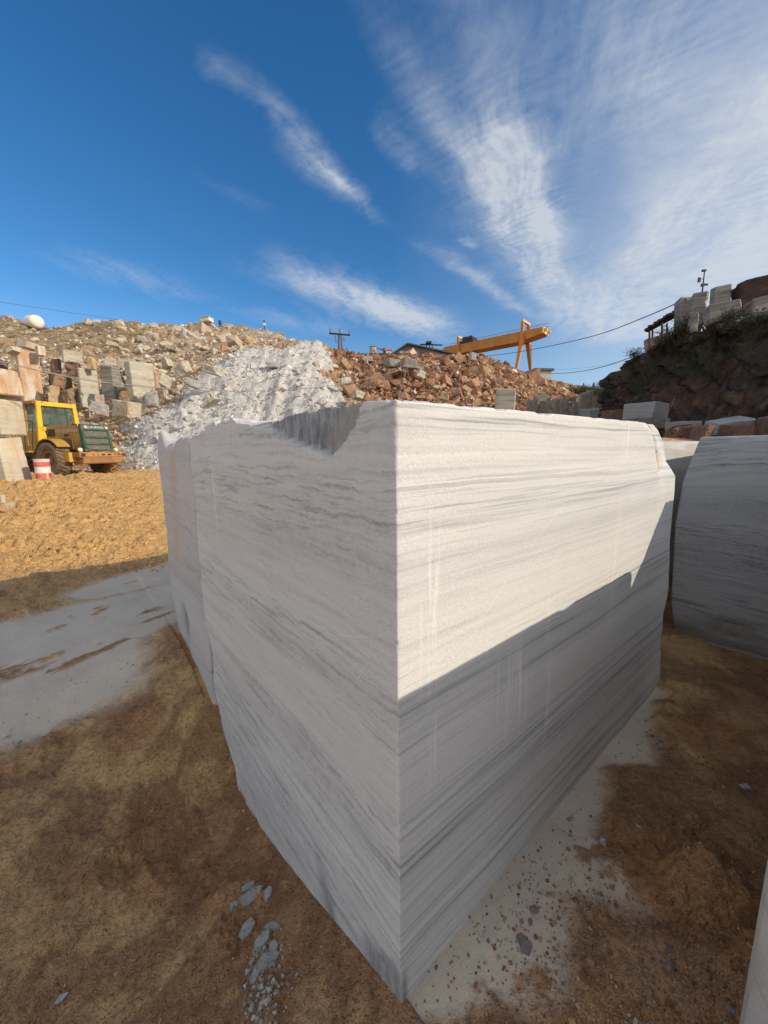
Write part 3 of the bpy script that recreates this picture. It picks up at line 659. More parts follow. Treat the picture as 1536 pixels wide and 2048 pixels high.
# ---------------------------------------------------------------- loose stone
def rock_variants(n=16):
    out = []
    for k in range(n):
        rr = random.Random(100+k); bm = bmesh.new()
        kind = k % 4
        if kind in (0, 1):          # blocky
            d = (rr.uniform(.7, 1), rr.uniform(.55, .9), rr.uniform(.4, .8))
            pts = [((sx+rr.uniform(-.3, .3))*d[0]/2, (sy+rr.uniform(-.3, .3))*d[1]/2, (sz+rr.uniform(-.3, .3))*d[2]/2) for sx in (-1, 1) for sy in (-1, 1) for sz in (-1, 1)]
            pts += [(rr.uniform(-.5, .5)*d[0], rr.uniform(-.5, .5)*d[1], rr.choice((-.55, .55))*d[2]) for _ in range(3)]
        elif kind == 2:             # slabby shard
            pts = [(math.cos(a)*rr.uniform(.35, .55), math.sin(a)*rr.uniform(.2, .42), z*rr.uniform(.08, .16)) for a in [i*1.05+rr.uniform(-.3, .3) for i in range(6)] for z in (-1, 1)]
        else:                       # lump
            pts = []
            for _ in range(14):
                v = Vector((rr.gauss(0, 1), rr.gauss(0, 1), rr.gauss(0, 1))).normalized()*rr.uniform(.38, .52); pts.append((v.x, v.y*.85, v.z*.75))
        for p in pts: bm.verts.new(p)
        r = bmesh.ops.convex_hull(bm, input=bm.verts[:])
        bmesh.ops.delete(bm, geom=[v for v in bm.verts if not v.link_faces], context='VERTS')
        bmesh.ops.triangulate(bm, faces=bm.faces[:]); bm.verts.index_update()
        out.append((np.array([v.co[:] for v in bm.verts]), np.array([[v.index for v in f.verts] for f in bm.faces]))); bm.free()
    return out
RV = rock_variants()
def rotm(rng, flat=False):
    a, b, c = rng.uniform(0, 6.28), (rng.normal(0, .35) if flat else rng.uniform(0, 6.28)), rng.normal(0, .4) if flat else rng.uniform(0, 6.28)
    return np.array((Matrix.Rotation(a, 3, 'Z') @ Matrix.Rotation(b, 3, 'X') @ Matrix.Rotation(c, 3, 'Y')))
def scatter(name, pts, sizes, cols, mat, seed=0, flat=False, sink=.15, attr=True):
    rng = np.random.default_rng(seed); V = []; Fc = []; C = []; n = 0
    for p, s, c in zip(pts, sizes, cols):
        v, f = RV[rng.integers(len(RV))]; q = (v @ rotm(rng, flat).T)*s; q[:, 2] -= s*sink
        V.append(q+p); Fc.append(f+n); n += len(v); C.append(np.broadcast_to(c, v.shape))
    me = npmesh(name, np.concatenate(V), np.concatenate(Fc), colors=np.clip(np.concatenate(C), 0, 1))
    return link(name, me, mat)
def hill_pick(rng, n, test):
    """random places on the slope, even over what is seen of it"""
    out = []
    while len(out) < n:
        i = rng.integers(0, HX.shape[0]-1, 4000); j = rng.integers(0, HX.shape[1]-1, 4000)
        area = np.abs(HY[i, j]-HY[i+1, j]); keep = rng.random(4000) < area/2.2
        px, py = HX[i, j], HY[i, j]
        for a in np.nonzero(keep & test(px, py, rng))[0]:
            out.append((i[a], j[a]))
            if len(out) >= n: break
    return out

PAL = {'cream': [(.52,.47,.38), (.46,.38,.28), (.60,.56,.48), (.36,.25,.16)], 'powder': [(.64,.62,.58), (.60,.58,.55), (.50,.49,.49), (.62,.57,.49)],
       'rust': [(.36,.19,.11), (.44,.27,.16), (.26,.12,.065), (.50,.38,.25), (.19,.10,.065)], 'scrub': [(.52,.46,.36), (.42,.32,.20), (.60,.55,.46)],
       'orange': [(.46,.28,.15), (.50,.36,.22), (.40,.22,.11)]}
def palette(px, py, rng):
    sc, po, ru = zone(np.array(px, float), np.array(py, float))
    k = 'powder' if rng.random() < po else 'rust' if rng.random() < ru else 'scrub' if rng.random() < sc else 'cream'
    if k == 'rust' and rng.random() < .22: k = 'cream'
    if k == 'rust' and px > 1040: k = 'orange'
    if k == 'cream' and rng.random() < .25: k = 'orange'
    if k == 'powder' and rng.random() < .08: k = 'cream'
    c = PAL[k]; c = np.array(c[rng.integers(len(c))])*rng.uniform(.8, 1.15); return k, c
def build_rubble(rm):
    rng = np.random.default_rng(5)
    def test(px, py, r):
        sc, po, ru = zone(px, py); return (px > -150) & (px < 1215) & (r.random(len(px)) < 1-.5*sc-.45*po)
    ids = hill_pick(rng, 21000, test); P = []; S = []; C = []
    for i, j in ids:
        p = HP2[i, j]; px, py = HX[i, j], HY[i, j]; k, c = palette(px, py, rng)
        base = {'cream': 4.3, 'powder': 2.6, 'rust': 6.0, 'scrub': 2.8, 'orange': 4.6}[k]
        s = base*math.exp(rng.normal(-.12, .58))*p[1]/F*(.75 if p[1] > 45 else 1)
        P.append(p+np.array([rng.normal(0, .1), rng.normal(0, .1), .02])); S.append(min(s, .80)); C.append(c)
    tag(scatter('rubble', np.array(P), S, C, rm['stuff'], 3), 'heaps of small broken stone spilling down the quarry slopes', 'rubble', kind='stuff')
    # the 300 largest boulders, each an object of its own
    base = {}
    for k, (v, f) in enumerate(RV): base[k] = [v, f, {}]
    spec = [('rust', 120, lambda px, py, r: (px > 660) & (px < 1120) & (zone(px, py)[1] < .3) & (py > 712), (9, 31),
             'rusty boulder lying loose on the brown rubble ridge in front of the gantry crane', 'rusty boulders on the brown ridge'),
            ('orange', 36, lambda px, py, r: (px > 1000) & (px < 1160) & (py > 745), (7, 13),
             'small orange-brown boulder on the thinning end of the ridge right of the crane leg', 'small boulders at the right end of the ridge'),
            ('cream', 64, lambda px, py, r: (px > 235) & (px < 600) & (zone(px, py)[1] < .2) & (py < 800) & (py > 655), (7, 25),
             'cream angular boulder on the sunlit rubble slope above the pale powder heap', 'cream boulders above the powder heap'),
            ('powder', 46, lambda px, py, r: (px > 225) & (px < 690) & (zone(px, py)[1] > .5) & (py > 745) & ((px < 400) | (px > 590)), (6, 13),
             'chalk-grey stone chunk half buried in the pale marble powder heap', 'stone chunks in the powder heap'),
            ('scrub', 34, lambda px, py, r: (px > -20) & (px < 250) & (py < 712), (6, 13),
             'pale stone lying among dry scrub on the hill at the left', 'pale stones on the scrub hill')]
    for kind, num, tst, (s0, s1), label, group in spec:
        for q, (i, j) in enumerate(hill_pick(rng, num, tst)):
            k = int(rng.integers(len(RV))); v, f, cache = base[k]
            if kind not in cache: cache[kind] = npmesh('boulder', v, f)
            me = cache[kind]
            o = bpy.data.objects.new('boulder', me); COL.objects.link(o)
            if not me.materials: me.materials.append(rm[kind])
            p = HP2[i, j]; s = rng.uniform(s0, s1)*p[1]/F*1.25
            if kind == 'rust' and HY[i, j] < 745: s *= .62          # nothing large stands on the crest
            o.location = (p[0], p[1], p[2]+s*.10); o.scale = (s, s*rng.uniform(.75, 1.1), s*rng.uniform(.7, 1))
            o.rotation_euler = (rng.normal(0, .5), rng.normal(0, .5), rng.uniform(0, 6.28)); tag(o, label, 'boulder', group)

def quarry_stone(label, pxl, pxr, pyt, pyb, Y, mat, rz=-25, depth=None, tilt=(0, 0), seed=1, chip=.10, name='stone_block', rough_faces=(), group=None, fn=None, cat='stone block', sink=.15, jit=.05, ratio=None):
    """a sawn or split block whose seen extent spans the given photo window at depth Y"""
    a = at(pxl, pyb, Y); b = at(pxr, pyt, Y); W = abs(b.x-a.x); H = b.z-a.z
    D = depth or W*.8; L = W*(ratio or 1)
    from mathutils import Euler
    R = Euler((rad(tilt[0]), rad(tilt[1]), rad(rz))).to_matrix(); base = Vector(((a.x+b.x)/2, Y+D/2, a.z)); k = 1.0
    for it in range(14):                  # walk size and place until the seen extent agrees with the window
        mid = R @ Vector((L*k/2, D*k/2, 0)); c = [base-mid+R @ Vector((L*k*i, D*k*j, H*q)) for i in (0, 1) for j in (0, 1) for q in (0, 1)]
        p = [proj(v) for v in c]; x0, x1 = min(q[0] for q in p), max(q[0] for q in p); y0, y1 = min(q[1] for q in p), max(q[1] for q in p)
        k *= max(.5, min(1.6, (pxr-pxl)/(x1-x0)))**.7; H *= max(.5, min(1.6, (pyb-pyt)/(y1-y0)))**.7
        base.x += ((pxl+pxr)/2-(x0+x1)/2)*Y/F*.8; base.z -= ((pyt+pyb)/2-(y0+y1)/2)*Y/F*.8
    L *= k; D *= k
    st = max(min(L, D, H)/7, .04)
    me = block_mesh(name, L, D, H+sink, step=st, chip=min(chip, .25*min(L, D, H)), rnd=.02*min(1, H), seed=seed, rough_faces=rough_faces, fn=fn, jit=jit)
    o = link(name, me, mat)
    o.location = base-R @ Vector((L/2, D/2, sink)); o.rotation_euler = (rad(tilt[0]), rad(tilt[1]), rad(rz)); return tag(o, label, cat, group)

def build_blocks(m, rm):
    # the three sawn blocks around the camera
    me = block_mesh('marble_block', 2.40, 2.05, 1.715, step=.014, chip=.0035, rnd=.0008, seed=1, z0=-.60, fn=main_fn)
    o = link('marble_block', me, m['main']); o.location = A; o.rotation_euler = (0, 0, TH)
    tag(o, 'large banded white marble block in the centre with a dark scar on its edge', 'marble block')
    me = block_mesh('marble_block', 2.6, 1.0, 1.70, step=.03, chip=.03, rnd=.006, seed=12, z0=-.3, fn=second_fn)
    o = link('marble_block', me, m['second']); o.location = loc(.02, 2.0); o.rotation_euler = (0, 0, TH)
    tag(o, 'grey marble block with spiky top, behind the left end of the central block', 'marble block')
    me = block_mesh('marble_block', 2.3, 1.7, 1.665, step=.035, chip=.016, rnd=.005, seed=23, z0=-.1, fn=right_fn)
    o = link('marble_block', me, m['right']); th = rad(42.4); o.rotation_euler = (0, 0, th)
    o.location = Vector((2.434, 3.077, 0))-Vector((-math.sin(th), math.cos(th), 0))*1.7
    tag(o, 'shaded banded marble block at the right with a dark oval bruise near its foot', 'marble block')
    edge_block('marble_block', 'close marble block showing only a smooth pale vertical edge at the lower right', loc(.33, -2.4), TH, 1.76, 1.74, 1.385, m['near'],
               step=.05, chip=.03, rnd=.05, seed=31, z0=-.1)
    edge_block('marble_block', 'pale marble block standing beyond the close block, outside the right edge of the photo', loc(2.46, -2.6), TH, 1.6, 1.95, 1.66, m['near'], step=.12, chip=.05, seed=33, z0=-.1)
    edge_block('marble_block', 'sunlit beige marble block glimpsed between the central block and the shaded right block', loc(3.0, .52), TH, 2.6, 1.8, 1.65, m['near'], step=.09, chip=.05, seed=35, z0=-.2)
    # ------- stones on the berm behind, in the cliff's shade
    G = 'stones stacked before the dark cliff'
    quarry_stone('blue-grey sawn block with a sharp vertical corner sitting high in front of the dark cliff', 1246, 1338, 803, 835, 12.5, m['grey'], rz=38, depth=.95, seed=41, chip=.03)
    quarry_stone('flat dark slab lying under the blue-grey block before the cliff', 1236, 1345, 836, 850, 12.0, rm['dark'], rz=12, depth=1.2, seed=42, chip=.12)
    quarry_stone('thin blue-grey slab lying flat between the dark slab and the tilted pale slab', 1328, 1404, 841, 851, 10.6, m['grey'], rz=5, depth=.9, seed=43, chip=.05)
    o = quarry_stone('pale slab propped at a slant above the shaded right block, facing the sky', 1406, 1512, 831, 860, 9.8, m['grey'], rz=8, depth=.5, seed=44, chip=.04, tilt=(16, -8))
    quarry_stone('rust-brown boulder seen just left of the top corner of the shaded right block', 1322, 1392, 850, 884, 9.0, rm['brown'], rz=-15, depth=.8, seed=45, chip=.3, jit=.16, name='boulder', cat='boulder', rough_faces=((1, 0, .25, 3),))
    quarry_stone('rust-brown boulder leaning under the slanting pale slab', 1378, 1432, 846, 878, 8.6, rm['brown'], rz=30, depth=.6, seed=46, chip=.3, jit=.16, name='boulder', cat='boulder', tilt=(0, 18))
    quarry_stone('reddish boulder beneath the slanting pale slab, right of the leaning boulder', 1430, 1506, 846, 872, 9.0, rm['brown'], rz=8, depth=.8, seed=47, chip=.3, jit=.16, name='boulder', cat='boulder')
    quarry_stone('brown block with a pale top at the right edge, beside the slanting slab', 1500, 1580, 834, 874, 9.2, rm['brown'], rz=-10, depth=1, seed=48, chip=.2, jit=.16)
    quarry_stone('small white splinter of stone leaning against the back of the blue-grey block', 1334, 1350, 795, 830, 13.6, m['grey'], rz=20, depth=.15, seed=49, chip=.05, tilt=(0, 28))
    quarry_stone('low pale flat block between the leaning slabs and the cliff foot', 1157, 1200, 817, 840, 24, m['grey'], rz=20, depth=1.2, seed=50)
    quarry_stone('brownish flat stone right of the low pale block at the cliff foot', 1200, 1250, 819, 840, 22, rm['brown'], rz=10, depth=1.2, seed=51)
    # ------- upright slabs below the right end of the ridge
    rr = random.Random(3)
    names = ['first', 'second', 'third', 'fourth', 'fifth', 'sixth', 'seventh', 'eighth', 'ninth', 'tenth', 'eleventh', 'twelfth']
    xs = [1058, 1071, 1086, 1094, 1110, 1124, 1134, 1148, 1160, 1171, 1180, 1190]
    tops = [799, 792, 787, 794, 796, 799, 795, 803, 785, 783, 781, 790]
    for k, (x, t) in enumerate(zip(xs, tops)):
        quarry_stone(f'{names[k]} from the left of the grey slabs standing upright below the right end of the ridge', x-rr.uniform(6, 11), x+rr.uniform(6, 11), t, 834, 25+k*.5, rm['slabw'], rz=rr.uniform(5, 40), depth=.35, seed=60+k, chip=.09,
                     tilt=(0, rr.uniform(-5, 5)), group='upright slabs below the ridge', cat='stone slab', name='stone_slab', rough_faces=((1, 0, .1, 2),))
    quarry_stone('squarish grey-brown block standing at the foot of the rust ridge, behind the central block', 990, 1032, 775, 822, 21, m['ledge'], rz=-18, depth=1.0, seed=73, chip=.06)
    quarry_stone('yellowish cap stone on top of the upright grey slabs', 1076, 1094, 787, 800, 24.6, m['warm'], rz=10, depth=.5, seed=74)
    # ------- the tower of three blocks at the left edge
    quarry_stone('bottom block of the tower at the left edge, tall and yellow-streaked, tapering to the top', -70, 70, 872, 972, 12.6, m['warm'], rz=-8, depth=1.6, seed=80, chip=.05,
                 fn=lambda p, r, u: (np.stack([p[:, 0]*(1-.16*p[:, 2]/1.6)+.0, p[:, 1], p[:, 2]], 1), r, u), sink=.08)
    quarry_stone('middle block of the tower at the left edge, cream with level banding', -70, 57, 799, 872, 12.8, m['warm'], rz=-10, depth=1.5, seed=81, chip=.05, sink=0)
    quarry_stone('top block of the tower at the left edge, grey with an orange-stained right side', -70, 50, 733, 799, 13.0, m['rusty'], rz=-24, depth=1.3, seed=82, chip=.09, sink=0)
    for k, (a, b, t, bb, Y, lab) in enumerate([(24, 34, 957, 967, 12.2, 'small wedge stone under the left tower, nearest the photo edge'), (38, 50, 958, 967, 12.1, 'small pale wedge stone under the middle of the left tower'),
                                   (82, 99, 946, 963, 13.2, 'upright tan stone chunk in front of the red and white barrel'), (94, 110, 945, 960, 13.5, 'blue-grey stone lump right of the red and white barrel'),
                                   (-5, 12, 990, 1004, 9.2, 'pale stone chip lying on the sunlit mud at the left edge'), (10, 30, 1004, 1011, 8.6, 'flat pale stone chip lying on the sunlit mud near the left edge')]):
        quarry_stone(lab, a, b, t, bb, Y, m['warm'] if k != 3 else m['grey'], rz=20*k, depth=.25, seed=90+k, chip=.12, name='stone_chunk', cat='stone', sink=.03)
    quarry_stone('long thin pale offcut lying in front of the left tower', 20, 62, 963, 968, 12.0, m['warm'], rz=5, depth=.15, seed=97, chip=.03, name='stone_offcut', cat='stone', sink=.02)
    # ------- quarry ledges on the left hill
    ld = m['ledge']
    quarry_stone('quarry face left of the cavern, grey on the left side and orange-stained on the right', 28, 92, 697, 812, 27.5, m['rusty'], ratio=.45, rz=-33, depth=2.6, seed=101, chip=.2, name='quarry_ledge', cat='rock ledge')
    quarry_stone('dark shaded rock mass at the far left under two tilted slabs', -60, 34, 712, 812, 29, rm['brown'], rz=10, depth=2.5, seed=102, chip=.5, name='quarry_ledge', cat='rock ledge', rough_faces=((1, 0, .6, 1),))
    quarry_stone('cream slab tilted to the left above the dark rock mass', 10, 42, 690, 709, 27.5, m['warm'], rz=-12, depth=1, seed=103, tilt=(-12, -18))
    quarry_stone('flat cream slab with a shaded underside resting above the cavern', 34, 80, 680, 698, 28.5, m['warm'], rz=-20, depth=1.4, seed=104, tilt=(-8, 8))
    quarry_stone('yellow split boulder at the right end of the flat cream slab', 68, 92, 690, 710, 28.2, m['rusty'], rz=-30, depth=.8, seed=105, chip=.25, name='boulder', cat='boulder')
    quarry_stone('cream banded block overhanging the cavern mouth', 122, 166, 699, 727, 27.8, ld, ratio=.45, rz=-33, depth=2.6, seed=106, tilt=(0, 8))
    quarry_stone('brown split rock under the overhanging banded block', 128, 164, 722, 752, 28, rm['brown'], rz=15, depth=1.2, seed=107, chip=.4, name='boulder', cat='boulder', rough_faces=((1, 0, .3, 2),))
    quarry_stone('broken brown rock mass filling the cavern between the two quarry faces', 84, 152, 738, 815, 28.4, rm['cavern'], rz=-5, depth=2, seed=108, chip=.5, jit=.2, name='quarry_ledge', cat='rock ledge', rough_faces=((1, 0, .9, .9), (2, 1, .8, 1)))
    for a, b, t, bb, Y, mk, rz, lab in [(92, 124, 770, 812, 27.2, 'yellow', 20, 'orange boulder at the foot of the cavern, left one'), (120, 152, 776, 814, 27.0, 'cavern', -30, 'brown boulder at the foot of the cavern, right one'), (104, 132, 746, 775, 27.6, 'cavern', 40, 'jagged brown boulder in the middle of the cavern'),
                                        (96, 124, 718, 744, 28.6, 'brown', 10, 'dark boulder in the cavern mouth under the flat slab'), (316, 340, 770, 800, 24.5, 'cream', -20, 'cream boulder at the lower right corner of the striped face'), (236, 262, 780, 806, 25.8, 'cavern', 25, 'brown boulder wedged below the left corner of the striped face'),
                                        (186, 214, 790, 815, 26, 'cream', 10, 'cream boulder below the cracked quarry face'), (168, 196, 712, 736, 28.2, 'yellow', -15, 'orange split boulder on top of the cracked quarry face'), (206, 236, 712, 732, 29, 'cream', 15, 'pale boulder on top of the shaded quarry face'),
                                        (318, 346, 712, 736, 28, 'cream', -35, 'cream boulder right of the top of the striped face')]:
        quarry_stone(lab, a, b, t, bb, Y, rm[mk], rz=rz, seed=int(a)+500, chip=.3, jit=.2, name='boulder', cat='boulder', tilt=(0, rz*.4), rough_faces=((1, 0, .2, 1.6),))
    quarry_stone('cracked cream quarry face with level bands just right of the cavern', 150, 203, 735, 812, 27.6, ld, ratio=.45, rz=-33, depth=2.6, seed=109, chip=.12, name='quarry_ledge', cat='rock ledge')
    quarry_stone('shaded grey quarry face set back between the two sunlit banded faces', 196, 250, 728, 812, 28.6, m['shaded'], rz=-10, depth=1.8, seed=110, chip=.1, name='quarry_ledge', cat='rock ledge')
    quarry_stone('largest sunlit striped quarry face, square and cream, above the yellow loader', 248, 316, 719, 800, 26.6, ld, ratio=.45, rz=-33, depth=2.6, seed=111, chip=.08, name='quarry_ledge', cat='rock ledge')
    quarry_stone('orange-brown boulder at the right shoulder of the striped quarry face', 306, 334, 742, 785, 25.5, m['rusty'], rz=20, depth=1, seed=112, chip=.25, name='boulder', cat='boulder')
    quarry_stone('rounded grey block leaning above the loader radiator', 222, 284, 797, 836, 19.5, rm['cream'], rz=-20, depth=1.2, seed=113, tilt=(0, 10), chip=.1)
    specs = [(346, 386, 722, 752, 24, 'warm', -30, (10, -30), 'cream sunlit block tipped on edge at the left margin of the powder heap'),
             (318, 350, 748, 778, 23, 'warm', 30, (0, 25), 'yellow-topped boulder balanced below the cream tipped block'),
             (404, 448, 728, 748, 23.5, 'warm', -10, (0, 14), 'long cream slab lying on the upper left of the powder heap'),
             (284, 322, 780, 812, 21, 'grey', 15, (0, -6), 'pale block lying under the striped quarry face'),
             (176, 222, 800, 828, 20.5, 'grey', 35, (8, 20), 'dark-shadowed grey slab leaning behind the loader cab'),
             (60, 84, 812, 846, 19, 'grey', 35, (0, 30), 'grey wedge slab standing between the left tower and the loader cab'),
             (372, 404, 755, 776, 22.5, 'grey', 35, (0, 20), 'blue-shaded slab leaning on the left flank of the powder heap'),
             (400, 440, 796, 806, 20, 'warm', -10, (0, -30), 'thin cream slab sloping on the lower powder heap'),
             (532, 558, 722, 734, 26, 'grey', 10, (0, -4), 'grey capped stone high in the middle of the powder heap'),
             (574, 612, 741, 762, 25, 'warm', -20, (-20, -25), 'pale green-tinged slab stuck in the right flank of the powder heap'),
             (612, 640, 684, 702, 30, 'warm', -35, (0, 0), 'squat grey block on the crest of the powder heap'),
             (488, 512, 670, 690, 33, 'rusty', 10, (0, 12), 'yellow boulder resting on the brown slope above the powder heap'),
             (268, 300, 653, 664, 52, 'warm', -10, (0, 8), 'cream slab on the crest of the hill left of the pale stone rows'),
             (270, 308, 670, 690, 40, 'warm', 12, (0, 12), 'stepped cream block on the upper slope, below the hill crest'),
             (245, 286, 688, 706, 37, 'rusty', -20, (0, -10), 'orange and cream block half way up the rubble slope'),
             (328, 362, 647, 659, 52, 'warm', -10, (0, 5), 'pale rounded block on the hill crest, left of the two square crest blocks'),
             (384, 398, 647, 657, 51, 'grey', 30, (0, 0), 'small square block on the hill crest next to the double block'),
             (404, 432, 643, 657, 51, 'warm', -20, (0, 0), 'larger square crest block carrying a white box'),
             (446, 474, 646, 658, 51, 'warm', -10, (0, 10), 'cream leaning block on the crest beside a short post'),
             (522, 540, 657, 666, 50, 'grey', 10, (0, 0), 'grey plinth block on the crest under a small antenna'),
             (538, 560, 665, 675, 48, 'warm', 0, (0, 10), 'small cream block stepping down the crest right of the antenna'),
             (6, 28, 640, 656, 50, 'warm', -20, (0, 30), 'white tilted block on the skyline at the far left'),
             (768, 800, 716, 734, 27, 'slabm', 25, (0, 0), 'grey-mauve boulder slab on the crest of the rust ridge, left half of a pair'),
             (802, 838, 716, 736, 26.6, 'slabm', 10, (0, 0), 'pointed grey slab on the crest of the rust ridge, right half of a pair'),
             (832, 854, 738, 756, 25, 'warm', 30, (0, 25), 'yellow-edged block tipped over on the face of the rust ridge'),
             (702, 734, 779, 796, 22, 'warm', 35, (0, 8), 'yellow-ended stone low on the ridge behind the scarred edge of the central block'),
             (678, 706, 751, 768, 23.5, 'warm', 20, (0, -12), 'brown-fronted block on the ridge where powder meets rust rubble'),
             (938, 955, 702, 720, 31, 'grey', 10, (0, 6), 'white upright stone on the ridge crest under the crane trolley'),
             (880, 902, 782, 800, 22.5, 'rusty', -20, (0, 20), 'pinkish cream boulder low on the ridge behind the right face of the central block'),
             (726, 746, 712, 722, 30, 'grey', 0, (0, 4), 'flat pale slab at the left end of the ridge crest below the flat roof')]
    for k, (a, b, t, bb, Y, mk, rz, tl, lab) in enumerate(specs):
        quarry_stone(lab, a, b, t, bb, Y, rm['slab'] if mk == 'slabm' else rm['band'] if mk == 'warm' else rm['greyband'] if mk == 'grey' else rm['yellow'], rz=rz, tilt=tl, seed=120+k, chip=.16, depth=None, jit=.17, rough_faces=((1, 0, .12, 2.2), (0, 1, .12, 2.2)))

def build_slates(mat):
    """small broken slate pieces beside the near corner, each lying by itself"""
    pieces = [(500, 1800, .105, .045, 52, 'largest slate flake, light grey and pointed, in the little heap left of the block corner'), (497, 1778, .055, .03, 40, 'slate flake just above the largest one'),
              (537, 1788, .045, .03, 80, 'rounded slate chip right of the largest flake'), (467, 1815, .028, .022, 10, 'tan chip at the left end of the slate heap'),
              (495, 1862, .06, .04, 82, 'brick-shaped slate piece between the two slate heaps'), (525, 1887, .06, .035, 70, 'pointed slate piece at the top of the lower slate heap'),
              (545, 1858, .05, .025, 15, 'thin slate splinter right of the brick-shaped piece'), (538, 1925, .06, .04, 30, 'slate piece in the middle of the lower heap'),
              (515, 1945, .06, .025, 75, 'dark upright slate splinter at the foot of the lower heap'), (548, 1900, .04, .03, 120, 'slate chip at the right of the lower heap')]
    rr = random.Random(9)
    for k, (px, py, a, b, ang, lab) in enumerate(pieces):
        r = ray(px, py); z = -.25
        for _ in range(4): t = (z-EYE)/r[2]; x, y = r[0]*t, r[1]*t; z = gz(x, y)
        v = []; n = 6; sh = rr.uniform(-.5, .5); h = b*.38
        for zz, q in ((0, 1), (h, .86)):
            for i in range(n):
                t2 = 2*math.pi*i/n; rad_ = [1, .8, .95, 1.05, .75, .9][i]*rr.uniform(.85, 1.1); v.append((math.cos(t2+sh)*a*.75*rad_*q, math.sin(t2+sh)*b*.9*rad_*q, zz+(rr.uniform(-.2, .25)*h if zz else -.01)))
        mb = MB(); mb.add(v, [tuple(range(n-1, -1, -1)), tuple(range(n, 2*n))]+[(i, (i+1) % n, (i+1) % n+n, i+n) for i in range(n)])
        o = mb.build('slate_flake', mat, bevel=.0015); o.location = (x, y, z+.006); o.rotation_euler = (rr.uniform(-.15, .15), rr.uniform(-.15, .15), rad(ang)); tag(o, lab, 'stone flake')
def build_pebbles(mats):
    rng = np.random.default_rng(8); P = []; S = []; C = []
    def put(x, y, s, c): P.append((x, y, 0)); S.append(s); C.append(c)
    for _ in range(190):      # crumbs in the slate heap
        cx, cy, q = (-.46, 1.12, .045) if rng.random() < .5 else (-.415, .99, .042)
        put(cx+rng.normal(0, q*.8), cy+rng.normal(0, q), float(rng.uniform(.004, .017)), np.array((.33,.315,.285))*rng.uniform(.6, 1.5))
    for _ in range(380):      # along the right-hand foot
        t = rng.uniform(.0, 2.1); w = abs(rng.normal(0, .33)); p = loc(t, -w-.02); put(p.x, p.y, float(.004*math.exp(abs(rng.normal(0, .55)))), np.array((.16,.16,.17) if rng.random() < .45 else (.30,.21,.14))*rng.uniform(.5, 1.4))
    for _ in range(4200):     # gravelly corner at lower right
        x = rng.normal(.75, .30); y = rng.normal(.80, .24)
        put(x, y, float(.0035*math.exp(abs(rng.normal(0, .62)))), np.array((.32,.18,.10) if rng.random() < .82 else (.30,.27,.24))*rng.uniform(.5, 1.2))
    for _ in range(26000):    # clods of the same earth, gathered in crumbly places
        x = rng.uniform(-3.2, 2.6); y = rng.uniform(.3, 4.2)**1.0; t, s = in_main(x, y)
        if s > -.03 and t > -.02 and s < 3.2: continue
        if x < -1.6 and y > 2.2+.1*x: continue
        if s < 0 and t > 0 and -s < .32: continue
        q = float(vnoise(np.array([[x*2.1, y*2.1, 3.3]]), 83)[0]*.6+vnoise(np.array([[x*6.3, y*6.3, 1.3]]), 84)[0]*.4)
        if rng.random() > max(.06, (q-.42)*4.5): continue
        put(x, y, float(.0038*math.exp(abs(rng.normal(0, .62)))), np.array((.42,.26,.145) if rng.random() < .6 else (.34,.185,.10))*rng.uniform(.6, 1.25))
    for _ in range(3000):     # left foreground
        x = rng.uniform(-2.6, .1); y = rng.uniform(.35, 3.2); t, s = in_main(x, y)
        if t > -.02: continue
        put(x, y, float(.003*math.exp(abs(rng.normal(0, .5)))), np.array((.36,.225,.13) if rng.random() < .9 else (.38,.34,.29))*rng.uniform(.6, 1.2))
    for _ in range(26000):     # churned lumps on the sunlit yard
        y = 5.1+9.3*rng.random()**.9; x = -(.55+.9*rng.random())*y*.9
        if x > -.6*y: continue
        put(x, y, float(.013*math.exp(abs(rng.normal(0, .6))))*(.6+.07*y), np.array((.60,.36,.15))*rng.uniform(.45, 1.1))
    P = np.array(P); P[:, 2] = gzv(P[:, 0], P[:, 1])+.003
    tag(scatter('gravel', P, S, C, mats['stuff'], 4, flat=True, sink=.1), 'small stones and mud crumbs strewn over the quarry floor', 'gravel', kind='stuff')
    named = [(1490, 1577, .035, 'pale rounded stone on the shaded earth near the right edge'), (1205, 1685, .022, 'white chip of stone on the brown earth right of the dust patch'), (1277, 1657, .02, 'cream stone chip above the white chip on the shaded earth'),
             (1118, 1925, .025, 'upright pale pebble at the edge of the gravel below the dust patch'), (1052, 1895, .035, 'dark grey stone lying on the white dust beside the block foot'), (1042, 1880, .03, 'dark splinter next to the dark grey stone on the white dust'),
             (1068, 1822, .035, 'blackish flat stone higher up on the white dust'), (122, 2000, .035, 'white stone chip at the bottom left of the photo'), (36, 1487, .03, 'pale chip on the brown earth near the left edge')]
    for k, (px, py, s, lab) in enumerate(named):
        r = ray(px, py); z = -.1
        for _ in range(4): t = (z-EYE)/r[2]; x, y = r[0]*t, r[1]*t; z = gz(x, y)
        v, f = RV[(k*3+1) % len(RV)]; me = npmesh('pebble', v, f); o = link('pebble', me, mats['slab'] if ('dark' in lab or 'black' in lab) else mats['powder'])
        o.location = (x, y, z+s*.2); o.scale = (s*1.3, s, s*.6); o.rotation_euler = (0, 0, k); tag(o, lab, 'stone')

